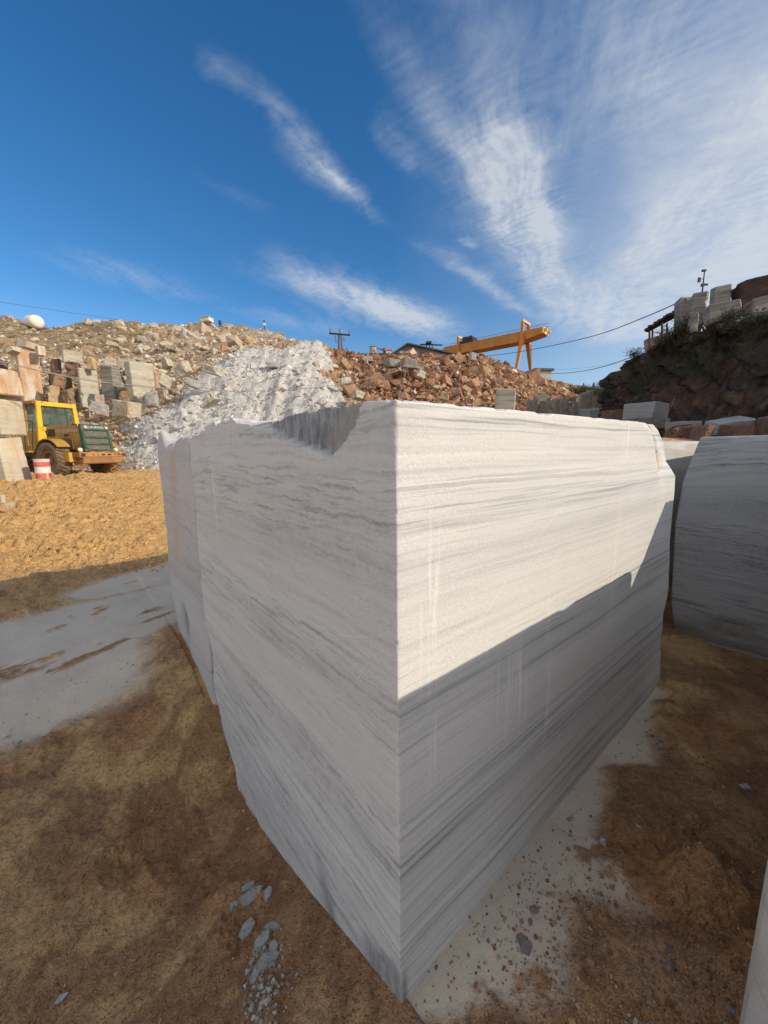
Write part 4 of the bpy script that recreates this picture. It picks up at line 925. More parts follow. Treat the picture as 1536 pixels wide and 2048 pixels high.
# ---------------------------------------------------------------- cliff on the right
CLF = [(1214, 752, 38), (1222, 745, 36), (1245, 741, 33), (1268, 715, 30), (1300, 700, 27), (1345, 672, 24), (1400, 664, 21.5), (1440, 658, 19.5), (1490, 640, 17.6), (1536, 628, 16.2), (1640, 590, 13.5), (1900, 500, 9.8), (2600, 330, 5.6), (4200, 0, 2.6)]
def build_cliff():
    cx = [c[0] for c in CLF]; cols = np.concatenate([np.arange(1214, 1560, 1.6), np.geomspace(1562, 4200, 90)])
    T = []; B = []
    for c in cols:
        Y = np.interp(c, cx, [q[2] for q in CLF]); py = np.interp(c, cx, [q[1] for q in CLF])
        p = at(c, py, Y+1.2); T.append((p.x, p.y, min(p.z, 10.5))); q = at(c, 880, Y-1.0); B.append((q.x, q.y, -.6))
    T = np.array(T); B = np.array(B); m = 150; w = np.linspace(0, 1, m)[:, None, None]
    V = B[None]*(1-w)+T[None]*w
    tan = np.gradient(T, axis=0); tan[:, 2] = 0; tan /= np.linalg.norm(tan, axis=1)[:, None]+1e-9; nrm = np.stack([tan[:, 1], -tan[:, 0], 0*tan[:, 0]], 1)
    sgn = np.sign((nrm*(-T)).sum(1)); nrm = nrm*sgn[:, None]
    Q = V*np.array([1, 1, 1.0])
    tilt = np.stack([Q[..., 0]+Q[..., 2]*.5, Q[..., 1]-Q[..., 2]*.35, Q[..., 2]*.55], -1)
    cell = ridged(tilt*.42, 3, 301); d = (cell-.5)*2.2+(ridged(tilt*1.3, 4, 305)-.5)*.75+(fbm(Q*3.5, 3, 309)-.5)*.25
    q1 = Q[..., 1]*.48+Q[..., 2]*.30+fbm(Q*.35, 4, 311)*1.6; q2 = Q[..., 1]*.34-Q[..., 2]*.52+fbm(Q*.3+9, 4, 312)*1.6
    d = d*.5+((q1-np.floor(q1))-.5)*.55+((q2-np.floor(q2))-.5)*.60+(fbm(Q*8, 2, 313)-.5)*.10
    edge = sst(0, .05, 1-w[..., 0])*.85+.15
    V = V+nrm[None]*(d*edge)[..., None]; V[..., 2] += (fbm(Q*1.2, 3, 315)-.5)*.5*edge
    # plateau behind the edge
    ex = []
    for k, (dd, dz) in enumerate(((1.2, .15), (5, .3), (20, .2))):
        q = V[-1].copy(); q[:, :2] -= nrm[:, :2]*dd; q[:, 2] += dz+(fbm(q*.8, 3, 321+k)-.5)*.3; ex.append(q)
    V = np.concatenate([V, np.stack(ex)])
    n1 = fbm(V*.45, 4, 331)[..., None]; n2 = fbm(V*2.4, 4, 341)[..., None]
    a = np.array([.105, .062, .047]); b = np.array([.068, .058, .052]); c3 = np.array([.15, .108, .072])
    col = a+(b-a)*sst(.42, .6, n1); col = col+(c3-col)*sst(.55, .7, n2)*.8
    ivy = sst(.58, .68, fbm(V*.33+5, 3, 351)+.12*sst(4, 7, V[..., 2]))[..., None]; col = col+(np.array([.045, .05, .028])-col)*ivy*.8
    jn = np.minimum(np.abs(q1-np.round(q1)), np.abs(q2-np.round(q2))); jn = np.concatenate([jn, np.full((3, jn.shape[1]), .5)])[..., None]; col = col*(1-.55*sst(.10, .0, jn))
    crack = sst(.80, .93, ridged(np.stack([V[..., 0]+V[..., 2]*.6, V[..., 1], V[..., 2]*.7], -1)*.8, 3, 361))[..., None]; col = col*(1-.6*crack)
    nr, nc = V.shape[:2]
    me = npmesh('cliff', V.reshape(-1, 3), gridfaces(nr, nc), smooth=False, colors=np.clip(col.reshape(-1, 3), 0, 1))
    tag(link('cliff', me, colmat('cliff_rock', 3, .9, .12, .6)), kind='structure')
    return T
def twig_bush(name, loc_, h, w, seed, mat, twigs=60, leaves=0, leafmat=None, label='', group=None, cat='bush', lsize=.05):
    """stems fanning from the root, with leaf-sized faces where it is in leaf"""
    rr = random.Random(seed); root = empty(name, loc_, 0, label, cat, group); mb = MB(); tips = []
    for _ in range(twigs):
        a = rr.uniform(0, 6.28); l = h*rr.uniform(.5, 1); sp = w*rr.uniform(.1, 1)*.5
        p0 = Vector((rr.uniform(-.1, .1)*w, rr.uniform(-.1, .1)*w, -.05)); p1 = p0+Vector((math.cos(a)*sp*.5, math.sin(a)*sp*.5, l*.55)); p2 = p1+Vector((math.cos(a+rr.uniform(-.8, .8))*sp*.6, math.sin(a+rr.uniform(-.8, .8))*sp*.6, l*.45))
        mb.tube(p0, p1, h*.012, h*.008, 4); mb.tube(p1, p2, h*.008, h*.003, 4); tips += [p1.lerp(p2, rr.random()), p2]
    mb.build('stems', mat, root)
    if leaves:
        v = []; f = []
        for _ in range(leaves):
            p = rr.choice(tips)+Vector((rr.gauss(0, 1), rr.gauss(0, 1), rr.gauss(0, .8)))*w*.09
            u = Vector((rr.gauss(0, 1), rr.gauss(0, 1), rr.gauss(0, 1))).normalized(); q = u.orthogonal().normalized(); s = lsize*rr.uniform(.6, 1.3); n = len(v)
            v += [p-u*s, p+q*s*.5, p+u*s, p-q*s*.5]; f.append((n, n+1, n+2, n+3))
        me = bpy.data.meshes.new('foliage'); me.from_pydata([tuple(x) for x in v], [], f); link('foliage', me, leafmat, root)
    return root
def conifer(px, py, pyb, Y, w, seed, mats, label, group='dark conifers beyond the ridge'):
    b = at(px, pyb, Y); t = at(px, py, Y); h = t.z-b.z; root = empty('conifer', b, 0, label, 'conifer', group); rr = random.Random(seed)
    MB().tube((0, 0, -.5), (0, 0, h), h*.02, h*.004, 6).build('trunk', mats['bark'], root)
    v = []; f = []
    for k in range(900):
        z = rr.random()**.8*h*.97+.03*h; R = w*(1-z/h)**.75*(.75+.5*math.sin(z*9/h*3+seed)**2); a = rr.uniform(0, 6.28); r = R*math.sqrt(rr.random())
        p = Vector((math.cos(a)*r, math.sin(a)*r, z-r*.3)); u = Vector((math.cos(a), math.sin(a), rr.uniform(-.5, .3))).normalized(); q = u.cross(Vector((0, 0, 1))).normalized(); s = h*.030*rr.uniform(.6, 1.5); n = len(v)
        v += [p-u*s, p+q*s*.6+Vector((0, 0, rr.uniform(-.3, .3)*s)), p+u*s*1.4, p-q*s*.6]; f.append((n, n+1, n+2, n+3))
    me = bpy.data.meshes.new('crown'); me.from_pydata([tuple(x) for x in v], [], f); link('crown', me, mats['needle'], root)
def build_plants(mats):
    k = 0
    for px, pt, pb, w, lab in [(1166, 768, 785, .35, 'small dark conifer tip left of the taller ones, low over the ridge end'), (1186, 767, 788, .5, 'dark conifer standing alone left of the broad one beside the cliff'), (1199, 762, 790, 1.6, 'broadest and tallest dark conifer in the gap left of the cliff'),
                           (1208, 767, 790, .7, 'slim dark conifer between the broad conifer and the cliff'), (1216, 765, 790, .8, 'dark conifer touching the cliff edge')]:
        conifer(px, pt-2, pb, 62, w*1.6, 40+k, mats, lab); k += 1
    rr = random.Random(77)
    # dark shrubbery in the gap, below the conifers
    for k, (px, py, Y, s) in enumerate([(1150, 790, 47, 1.9), (1165, 795, 46, 2.0), (1182, 797, 45, 2.2), (1200, 800, 44, 2.4), (1214, 800, 42, 2.4), (1175, 788, 52, 1.8), (1205, 790, 50, 2.4), (1224, 805, 40, 2.2)]):
        p = at(px, py, Y); twig_bush('shrub', p-Vector((0, 0, s*.5)), s, s*1.3, 300+k, mats['bark'], 40, 900, mats['darkleaf'], 'dusty dark shrub in the shaded hollow between ridge end and cliff', 'shrubs in the hollow', 'shrub', .11)
    # dry scrub on the left hill
    for k in range(46):
        px = rr.uniform(-10, 330); py = rr.uniform(655, 715)
        i = np.argmin(np.abs(HY[:, int((px+420)/3)]-py)); p = HP2[i, int((px+420)/3)]; s = rr.uniform(7, 15)*p[1]/F
        if zone(np.array(px), np.array(py))[0] < .3: continue
        twig_bush('dry_shrub', Vector(p)-Vector((0, 0, .05)), s*.6, s*1.3, 400+k, mats['straw'], 26, 260, mats['dryleaf'], 'low dry brown shrub on the sunlit scrub hill at the left', 'dry shrubs on the scrub hill', 'shrub', s*.05)
    # growth along the cliff brow
    for k, (px, py, Y, h, w, lf, lab) in enumerate([(1360, 668, 23.0, 1.3, 1.8, 900, 'dark ivy clump hanging over the cliff brow under the shelter'), (1378, 660, 22.3, 1.4, 2.0, 1100, 'darkest bush on the cliff brow right below the tilted banded block'), (1344, 682, 24, 1.3, 1.6, 1200, 'dark bush at the left foot of the shelter'),
            (1322, 694, 25.5, 1.0, 1.4, 900, 'small dark bush on the brow left of the shelter'), (1392, 690, 21.5, 1.2, 1.4, 600, 'ivy spilling down the cliff below the banded blocks'), (1272, 710, 29.5, .9, 1.4, 700, 'spiky bush where the wire meets the cliff'),
            (1455, 645, 18.2, .9, 1.6, 400, 'straggly bush in front of the lower pale blocks on the cliff'), (1505, 645, 16.4, .6, 1.5, 700, 'leafy tuft at the right edge below the pale wall block'), (1530, 640, 15.6, .6, 1.2, 500, 'green tuft on the cliff brow at the very right edge')]):
        p = at(px, py, Y); twig_bush('bush', p-Vector((0, 0, h*.45)), h, w, 500+k, mats['bark'], 40, lf, mats['darkleaf'], lab, None, 'bush', .06)
    for k, (px, py, Y, h, w, lab) in enumerate([(1420, 656, 20, 1.2, 1.4, 'bare leafless bush on the cliff brow below the camera mast'), (1462, 640, 18, 1.0, 1.2, 'bare twiggy bush before the joint of the lower pale blocks')]):
        p = at(px, py, Y); twig_bush('bare_bush', p-Vector((0, 0, h*.35)), h, w, 540+k, mats['bark'], 110, 0, None, lab, None, 'bush')

def build_clifftop(m, rm, mats):
    q = quarry_stone
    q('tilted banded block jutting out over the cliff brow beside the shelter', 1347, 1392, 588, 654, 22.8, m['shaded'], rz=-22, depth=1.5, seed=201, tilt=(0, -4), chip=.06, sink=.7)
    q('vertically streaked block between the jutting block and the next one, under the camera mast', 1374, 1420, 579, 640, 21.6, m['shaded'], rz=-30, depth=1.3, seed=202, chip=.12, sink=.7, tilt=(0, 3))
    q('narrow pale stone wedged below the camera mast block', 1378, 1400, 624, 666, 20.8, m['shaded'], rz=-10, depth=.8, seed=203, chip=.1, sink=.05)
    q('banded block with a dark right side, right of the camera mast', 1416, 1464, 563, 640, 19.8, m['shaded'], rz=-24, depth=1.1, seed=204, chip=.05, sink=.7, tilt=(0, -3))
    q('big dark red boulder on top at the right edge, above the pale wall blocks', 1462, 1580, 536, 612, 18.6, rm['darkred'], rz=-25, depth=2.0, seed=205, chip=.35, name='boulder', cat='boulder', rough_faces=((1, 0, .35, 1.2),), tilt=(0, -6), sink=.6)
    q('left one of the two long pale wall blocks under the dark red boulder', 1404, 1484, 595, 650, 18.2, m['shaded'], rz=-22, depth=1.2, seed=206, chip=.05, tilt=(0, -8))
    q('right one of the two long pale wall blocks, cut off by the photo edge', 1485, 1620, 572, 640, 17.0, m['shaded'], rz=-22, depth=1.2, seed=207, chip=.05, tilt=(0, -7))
    q('low pale parapet stone under the open shelter', 1288, 1342, 664, 698, 26.0, m['shaded'], rz=-15, depth=.6, seed=208, chip=.05, tilt=(0, -12))
    # open shelter of poles with a brushwood roof
    o = at(1318, 690, 26); r = empty('shelter', o, rad(24), 'open brushwood-roofed shelter on thin poles at the cliff brow', 'shelter')
    def rel(px, py, Y): return Matrix.Rotation(-rad(24), 3, 'Z') @ (at(px, py, Y)-o)
    posts = [(1299, 655, 700, 26), (1305, 656, 690, 27.6), (1324, 645, 684, 25.6), (1334, 650, 668, 27.2)]
    for px, a, b, Y in posts: MB().tube(rel(px, b, Y), rel(px, a-3, Y), .07, .055, 6).build('post', mats['wood'], r)
    a, b, c, d = rel(1291, 659, 25.8), rel(1352, 622, 24.2), rel(1356, 628, 27.0), rel(1296, 660, 28.6)
    roof = MB(); rr = random.Random(4)
    for k in range(26):
        t = k/25; p0 = a.lerp(b, t); p1 = d.lerp(c, t); e = Vector((0, 0, rr.uniform(-.05, .08)))
        roof.beam(p0+(p0-p1)*rr.uniform(.0, .08)+e, p1+(p1-p0)*.05+e, .14, .12)
    for t in (.1, .5, .9): roof.beam(a.lerp(d, t)+Vector((0, 0, -.1)), b.lerp(c, t)+Vector((0, 0, -.1)), .1, .12)
    roof.build('roof', mats['thatch'], r)
    # camera mast
    b = at(1405, 580, 21.4); t = at(1407, 543, 21.4); h = t.z-b.z
    r = empty('camera_mast', b, 0, 'slim mast with a camera and a small box on the blocks above the cliff', 'mast')
    MB().tube((0, 0, -.1), (0, 0, h), .035, .025, 8).build('pole', mats['dark'], r)
    MB().box(-.13, .07, -.05, .06, h, h+.09).build('camera', mats['dark'], r, bevel=.01)
    e = MB().box(-.30, -.16, -.03, .02, h*.42, h*.68).build('panel', mats['dark'], r, bevel=.005)
    MB().tube((0, 0, h*.6), (-.2, 0, h*.6), .012, n=5).build('bracket', mats['dark'], r)
    MB().box(-.09, .06, -.06, .05, h*.20, h*.34).tube((0, 0, h*.3), (.2, -.05, h*.27), .05, n=8).build('junction_box', mats['dark'], r)

# ---------------------------------------------------------------- machines and far structures
def text_mesh(s, size, depth=.004):
    cu = bpy.data.curves.new('lettering', 'FONT'); cu.body = s; cu.size = size; cu.extrude = depth; cu.align_x = 'CENTER'; cu.align_y = 'CENTER'
    tmp = bpy.data.objects.new('tmp_text', cu); COL.objects.link(tmp); dg = bpy.context.evaluated_depsgraph_get()
    me = bpy.data.meshes.new_from_object(tmp.evaluated_get(dg)); COL.objects.unlink(tmp); bpy.data.objects.remove(tmp); bpy.data.curves.remove(cu); return me
def wheel(root, x, y, mats, chain=False, R=.72, W=.58):
    ty = MB(); hw = W/2
    prof = [(.36, -hw*.8), (.44, -hw*.96), (.60, -hw), (.68, -hw*.9), (R-.025, -hw*.70), (R-.02, 0), (R-.025, hw*.70), (.68, hw*.9), (.60, hw), (.44, hw*.96), (.36, hw*.8)]
    ty.lathe(prof, 'y', 40)
    n = 26
    for k in range(n):
        for sd in (-1, 1):
            a = 2*math.pi*(k+(.25 if sd > 0 else 0))/n; m = Matrix.Rotation(a, 4, 'Y') @ Matrix.Translation((0, sd*hw*.42, R-.015)) @ Matrix.Rotation(rad(24*sd), 4, 'Z')
            ty.box(-.042, .042, -hw*.46, hw*.46, -.03, .028, m)
    t = ty.build('tyre', mats['tyre'], root); t.location = (x, y, R)
    rim = MB().lathe([(.0, -.12), (.12, -.14), (.14, -.09), (.27, -.07), (.30, -.20), (.37, -hw*.82), (.37, hw*.82), (.30, .20), (.27, .07), (.14, .09), (.0, .12)], 'y', 32)
    for k in range(12):
        a = 2*math.pi*k/12; rim.tube((.20*math.cos(a), -.12, .20*math.sin(a)), (.20*math.cos(a), -.07, .20*math.sin(a)), .014, n=6)
    rim.build('rim', mats['rim'], t)
    if chain:
        c = MB(); rows = (-.95, -.48, 0, .48, .95); n = 34
        def P(k, q): a = 2*math.pi*k/n; r = R+.028-(.03 if abs(q) > .9 else 0); return (r*math.cos(a), q*hw, r*math.sin(a))
        for k in range(n):
            for i in range(4):
                if (k+i) % 2: c.tube(P(k, rows[i]), P(k+1, rows[i+1]), .015, n=4)
                else: c.tube(P(k+1, rows[i]), P(k, rows[i+1]), .015, n=4)
            if k % 2 == 0:
                for sd in (-.95, .95):
                    a = 2*math.pi*k/n; c.tube(P(k, sd), (.5*math.cos(a+.1), sd*hw*1.05, .5*math.sin(a+.1)), .012, n=4)
        c.build('tyre_chain', mats['chain'], t)
def build_loader(mats):
    o = Vector((-13.55, 17.4, 0)); o.z = gz(o.x, o.y)-.03
    r = empty('wheel_loader', o, rad(-18), 'old yellow wheel loader with green radiator grille parked between the left tower and the rubble', 'wheel loader')
    Yw, Yd, Gr, Dk = mats['yellow'], mats['yellow_dirty'], mats['green'], mats['dark']
    for y, ch in ((-1.05, False), (1.05, True)): wheel(r, 0, y, mats, ch)
    for y in (-1.05, 1.05): wheel(r, -3.25, y, mats, False)
    MB().tube((0, -.85, .72), (0, .85, .72), .16, n=12).tube((-3.25, -.85, .72), (-3.25, .85, .72), .16, n=12).build('axles', Dk, r)
    ch = MB(); ch.box(-1.7, 1.28, -.42, .42, .62, 1.12); ch.box(-3.9, -1.9, -.38, .38, .62, 1.25); ch.tube((-1.8, 0, .6), (-1.8, 0, 1.3), .17, n=12)
    ch.build('chassis', Yd, r, bevel=.02)
    # mudguard over the rear wheel and side deck
    for sd in (-1, 1):
        g = MB(); pts = [(.88*math.cos(a)-.0, .72+.88*math.sin(a)) for a in [rad(q) for q in range(38, 166, 12)]]; inn = [(.84*math.cos(a), .72+.84*math.sin(a)) for a in [rad(q) for q in range(38, 166, 12)]]
        for a, b, c, d in zip(pts[:-1], pts[1:], inn[1:], inn[:-1]): g.prism([a, b, c, d], sd*.80, sd*1.30)
        g.build('mudguard', Yd, r)
    # engine hood
    h = MB(); h.prism([(-.95, 1.10), (-.95, 2.13), (-.6, 2.20), (1.02, 2.12), (1.12, 1.10)], -.59, .59); hood = h.build('engine_hood', Yd, r, bevel=.03)
    MB().box(-.9, -.45, -.605, -.588, 1.72, 2.02).build('air_intake', Dk, hood)
    for sd in (-1, 1):
        v = MB()
        for k in range(4): v.box(-.06+k*.155, .06+k*.155, sd*.592-.012, sd*.592+.012, 1.22, 1.58)
        v.build('side_vent', mats['vent'], hood, bevel=.004)
        f = MB(); f.beam((-.16, sd*.60, 1.17), (.56, sd*.60, 1.17), .02); f.beam((-.16, sd*.60, 1.63), (.56, sd*.60, 1.63), .02); f.beam((-.16, sd*.60, 1.17), (-.16, sd*.60, 1.63), .02); f.beam((.56, sd*.60, 1.17), (.56, sd*.60, 1.63), .02)
        f.build('vent_frame', Yd, hood)
    p = MB().box(-.42, .95, -.598, -.588, 1.86, 2.0).build('decal_band', mats['decal'], hood)
    tm = link('model_number', text_mesh('888 I', .15), mats['black'], hood); tm.location = (.25, -.602, 1.74); tm.rotation_euler = (rad(90), 0, 0)
    # radiator surround: a green frame with three dark screens
    gx = 1.05; fr = MB(); fr.prism([(gx, 1.06), (gx-.02, 2.20), (gx+.10, 2.20), (gx+.24, 1.06)], -.62, -.50); fr.prism([(gx, 1.06), (gx-.02, 2.20), (gx+.10, 2.20), (gx+.24, 1.06)], .50, .62)
    def fx(z): return gx+.10+(2.20-z)/1.14*.14
    for z0, z1 in ((1.94, 2.20), (1.62, 1.70), (1.34, 1.42), (1.06, 1.14)): fr.prism([(gx, z0), (gx, z1), (fx(z1)+.012, z1), (fx(z0)+.012, z0)], -.51, .51)
    fr.build('radiator_frame', Gr, r, bevel=.012)
    for z0, z1 in ((1.70, 1.94), (1.42, 1.62), (1.14, 1.34)): MB().prism([(gx-.02, z0), (gx-.02, z1), (fx(z1)-.05, z1), (fx(z0)-.05, z0)], -.51, .51).build('radiator_screen', mats['screen'], r)
    tm = link('lettering', text_mesh('ÇUKUROVA', .135), mats['white'], r); z = 2.07
    tm.matrix_local = Matrix.Translation((fx(z)+.016, -.03, z)) @ Matrix.Rotation(rad(-7), 4, 'Y') @ Matrix.Rotation(rad(90), 4, 'Z') @ Matrix.Rotation(rad(90), 4, 'X')
    for y in (-.44, .46): MB().lathe([(0, .03), (.05, .025), (.062, 0), (.062, -.03)], 'y', 16).build('work_light', mats['lamp'], r).matrix_local = Matrix.Translation((fx(z)+.02, y, z)) @ Matrix.Rotation(rad(-90), 4, 'Z')
    # counterweight bumper with cut-outs
    b = MB(); b.box(1.02, 1.46, -1.0, 1.0, .80, 1.03); b.prism([(.95, .80), (1.46, .80), (1.40, .55), (.80, .50)], -.86, .86)
    bw = b.build('counterweight', mats['rustyyellow'], r, bevel=.02)
    MB().box(1.455, 1.47, -.95, .95, .845, .985).build('bumper_plate', mats['orange'], bw)
    ho = MB()
    for y, w, hh in ((-.86, .17, .13), (-.44, .05, .05), (-.24, .05, .05), (-.02, .17, .07), (.24, .17, .07), (.48, .06, .05), (.66, .06, .05), (.90, .13, .10)): ho.box(1.46, 1.475, y-w/2, y+w/2, .91-hh/2, .91+hh/2)
    ho.build('cutout', Dk, bw)
    MB().box(.42, 1.02, -1.12, -.78, .62, 1.02).build('tool_box', mats['yellow_old'], r, bevel=.02)
    MB().box(.42, 1.02, .78, 1.12, .62, 1.02).build('tool_box', mats['yellow_old'], r, bevel=.02)
    for y in (-.74, .80): MB().lathe([(0, .05), (.075, .04), (.095, 0), (.09, -.04), (0, -.05)], 'y', 16, ).build('rear_lamp', mats['lamp'], r).matrix_local = Matrix.Translation((1.16, y, 1.12)) @ Matrix.Rotation(rad(-90), 4, 'Z')
    # cab: thick yellow frame toward the engine, sloping sides, glass
    cab = MB(); X1, X0 = -1.0, -2.45; zb, zt = 1.32, 3.22; yb, yt = .92, .80
    def fy(z): return yb+(yt-yb)*(z-zb)/(zt-zb)
    th_ = .12
    fr = MB()
    for s in (-1, 1):
        for (za, zc, wa, wc) in ((zb, 2.05, .52, .20), (2.05, 3.0, .20, .17), (3.0, zt, .17, .30)):
            v = []
            for x in (X1-th_, X1):
                for z, w in ((za, wa), (zc, wc)):
                    v += [(x, s*fy(z), z), (x, s*(fy(z)-w), z)]
            fr.add(v, [(0,1,3,2), (4,6,7,5), (0,4,5,1), (2,3,7,6), (0,2,6,4), (1,5,7,3)])
    fr.box(X1-th_, X1, -.62, .62, 3.03, zt); fr.box(X1-th_, X1, -.76, .76, 1.95, 2.12)
    fr.build('cab_frame', Yw, r, bevel=.015)
    sidef = MB()
    for s in (-1, 1):
        sidef.beam((X0, s*.9, zb), (X0, s*.8, zt-.05), .10); sidef.beam((-1.75, s*.9, zb), (-1.75, s*.8, zt-.08), .07)
        sidef.box(X0, X1-th_, s*.86-.03, s*.86+.03, zb-.2, 1.95)
    sidef.box(X0-.04, X0+.04, -.8, .8, zb-.2, 1.8)
    sidef.build('cab_body', Yd, r, bevel=.01)
    MB().box(X0-.12, X1-th_, -.86, .86, 3.08, 3.24).build('cab_roof', mats['rustyyellow'], r, bevel=.04)
    MB().box(X1-.09, X1-.07, -.74, .74, 2.1, 3.05).build('rear_window', mats['glass'], r)
    for s in (-1, 1):
        v = []
        for x in (X0+.05, X1-th_-.02):
            for z in (1.95, 3.08): v += [(x, s*(fy(z)-.04), z), (x, s*(fy(z)-.055), z)]
        MB().add(v, [(0,1,3,2), (4,6,7,5), (0,4,5,1), (2,3,7,6), (0,2,6,4), (1,5,7,3)]).build('side_window', mats['glass'], r)
    MB().box(X0-.01, X0+.01, -.74, .74, 1.85, 3.05).build('front_window', mats['glass'], r)
    st = MB(); st.box(-1.75, -1.25, -.26, .26, 1.75, 1.90); st.box(-1.33, -1.22, -.26, .26, 1.90, 2.62); st.build('seat', mats['seat'], r, bevel=.05)
    MB().tube((-2.1, 0, 1.5), (-1.95, 0, 2.25), .04, n=8).lathe([(.19, 2.26), (.21, 2.28), (.19, 2.30), (.17, 2.28), (.19, 2.26)], 'z', 20, (-1.95, 0, 0)).build('steering_wheel', Dk, r)
    for y in (-.55, .50): MB().lathe([(0, .03), (.06, .02), (.07, -.03), (0, -.04)], 'y', 14).build('cab_light', mats['lamp'], r).matrix_local = Matrix.Translation((X1-.16, y, 2.98)) @ Matrix.Rotation(rad(-90), 4, 'Z')
    hr = MB()
    for a, b in (((-1.35, -1.0, 1.1), (-1.05, -1.02, 2.35)), ((-1.05, -1.02, 2.35), (-1.6, -1.06, 2.4)), ((-1.6, -1.06, 2.4), (-1.8, -1.0, 1.1)), ((-2.4, -1.1, 1.1), (-2.4, -1.1, 2.3)), ((-2.4, -1.1, 1.15), (-1.6, -1.1, 1.12))): hr.tube(a, b, .018, n=6)
    hr.build('handrail', Dk, r)
    MB().box(-2.6, -1.35, -1.15, -.88, 1.04, 1.12).build('running_board', Yd, r)
    for sd in (-1, 1): MB().tube((-1.02, sd*.86, 2.95), (-.85, sd*1.15, 2.9), .014, n=5).box(-.88, -.85, sd*1.15-.09, sd*1.15+.09, 2.62, 2.95).build('mirror', Dk, r)
    MB().lathe([(0, .10), (.05, .09), (.06, 0), (0, 0)], 'z', 12, (-1.6, -.5, 3.26)).build('beacon', mats['orange'], r)
    hs = MB()
    for y in (-.55, -.47, -.40): hs.tube((-1.3, y, 1.3), (-1.9, y-.05, 1.0), .022, n=6).tube((-1.9, y-.05, 1.0), (-2.5, y, 1.3), .022, n=6)
    hs.build('hydraulic_hoses', Dk, r)
    MB().tube((.3, -.3, 2.15), (.3, -.3, 2.24), .07, n=12).tube((-.3, .2, 2.15), (-.3, .2, 2.28), .05, n=12).build('filler_cap', Dk, r)
    ld = MB()
    for z in (.35, .62, .88): ld.box(-1.75, -1.3, -1.22, -1.02, z, z+.04)
    ld.beam((-1.75, -1.12, .32), (-1.75, -1.12, 1.05), .04); ld.beam((-1.3, -1.12, .32), (-1.3, -1.12, 1.05), .04); ld.build('ladder', Dk, r)
    # lift arms and bucket, mostly behind the tower
    for s in (-1, 1):
        MB().prism([(-2.9, 1.2), (-2.9, 1.75), (-3.6, 1.7), (-4.9, .75), (-5.0, .35), (-4.7, .35), (-3.5, 1.2)], s*.52-.06, s*.52+.06).build('lift_arm', Yd, r)
        MB().tube((-2.7, s*.35, .8), (-3.9, s*.40, 1.25), .07, n=10).build('hydraulic_ram', Dk, r)
    MB().prism([(-4.85, .08), (-6.2, .08), (-6.25, .14), (-5.2, .25), (-4.98, .55), (-5.05, 1.2), (-4.9, 1.25), (-4.75, .6)], -1.35, 1.35).build('bucket', mats['rustyyellow'], r)
def build_barrel(mats):
    p = at(89, 962, 13.4); p.z = gz(p.x, p.y); 
    r = empty('barrel', p, 0, 'dented steel barrel banded red and white at the foot of the left tower', 'barrel'); R = .215; H = .70
    def band(nm, z0, z1, mat):
        k = max(2, int((z1-z0)/.03)); pr = []
        for i in range(k+1):
            z = z0+(z1-z0)*i/k; rr = R+(.012*math.exp(-((z-.25)/.012)**2)+.012*math.exp(-((z-.47)/.012)**2)); pr.append((rr, z))
        return MB().lathe(pr, 'z', 40).build(nm, mat, r, smooth=True)
    band('red_band', 0, .21, mats['red']); band('white_band', .21, .44, mats['white_old']); band('upper_red_band', .44, .60, mats['red']); band('white_rim_band', .60, .68, mats['white_old'])
    MB().lathe([(R, .68), (R+.015, .685), (R+.015, .70), (R-.01, .70), (R-.012, .67), (0, .665)], 'z', 40).build('lid', mats['white_old'], r)
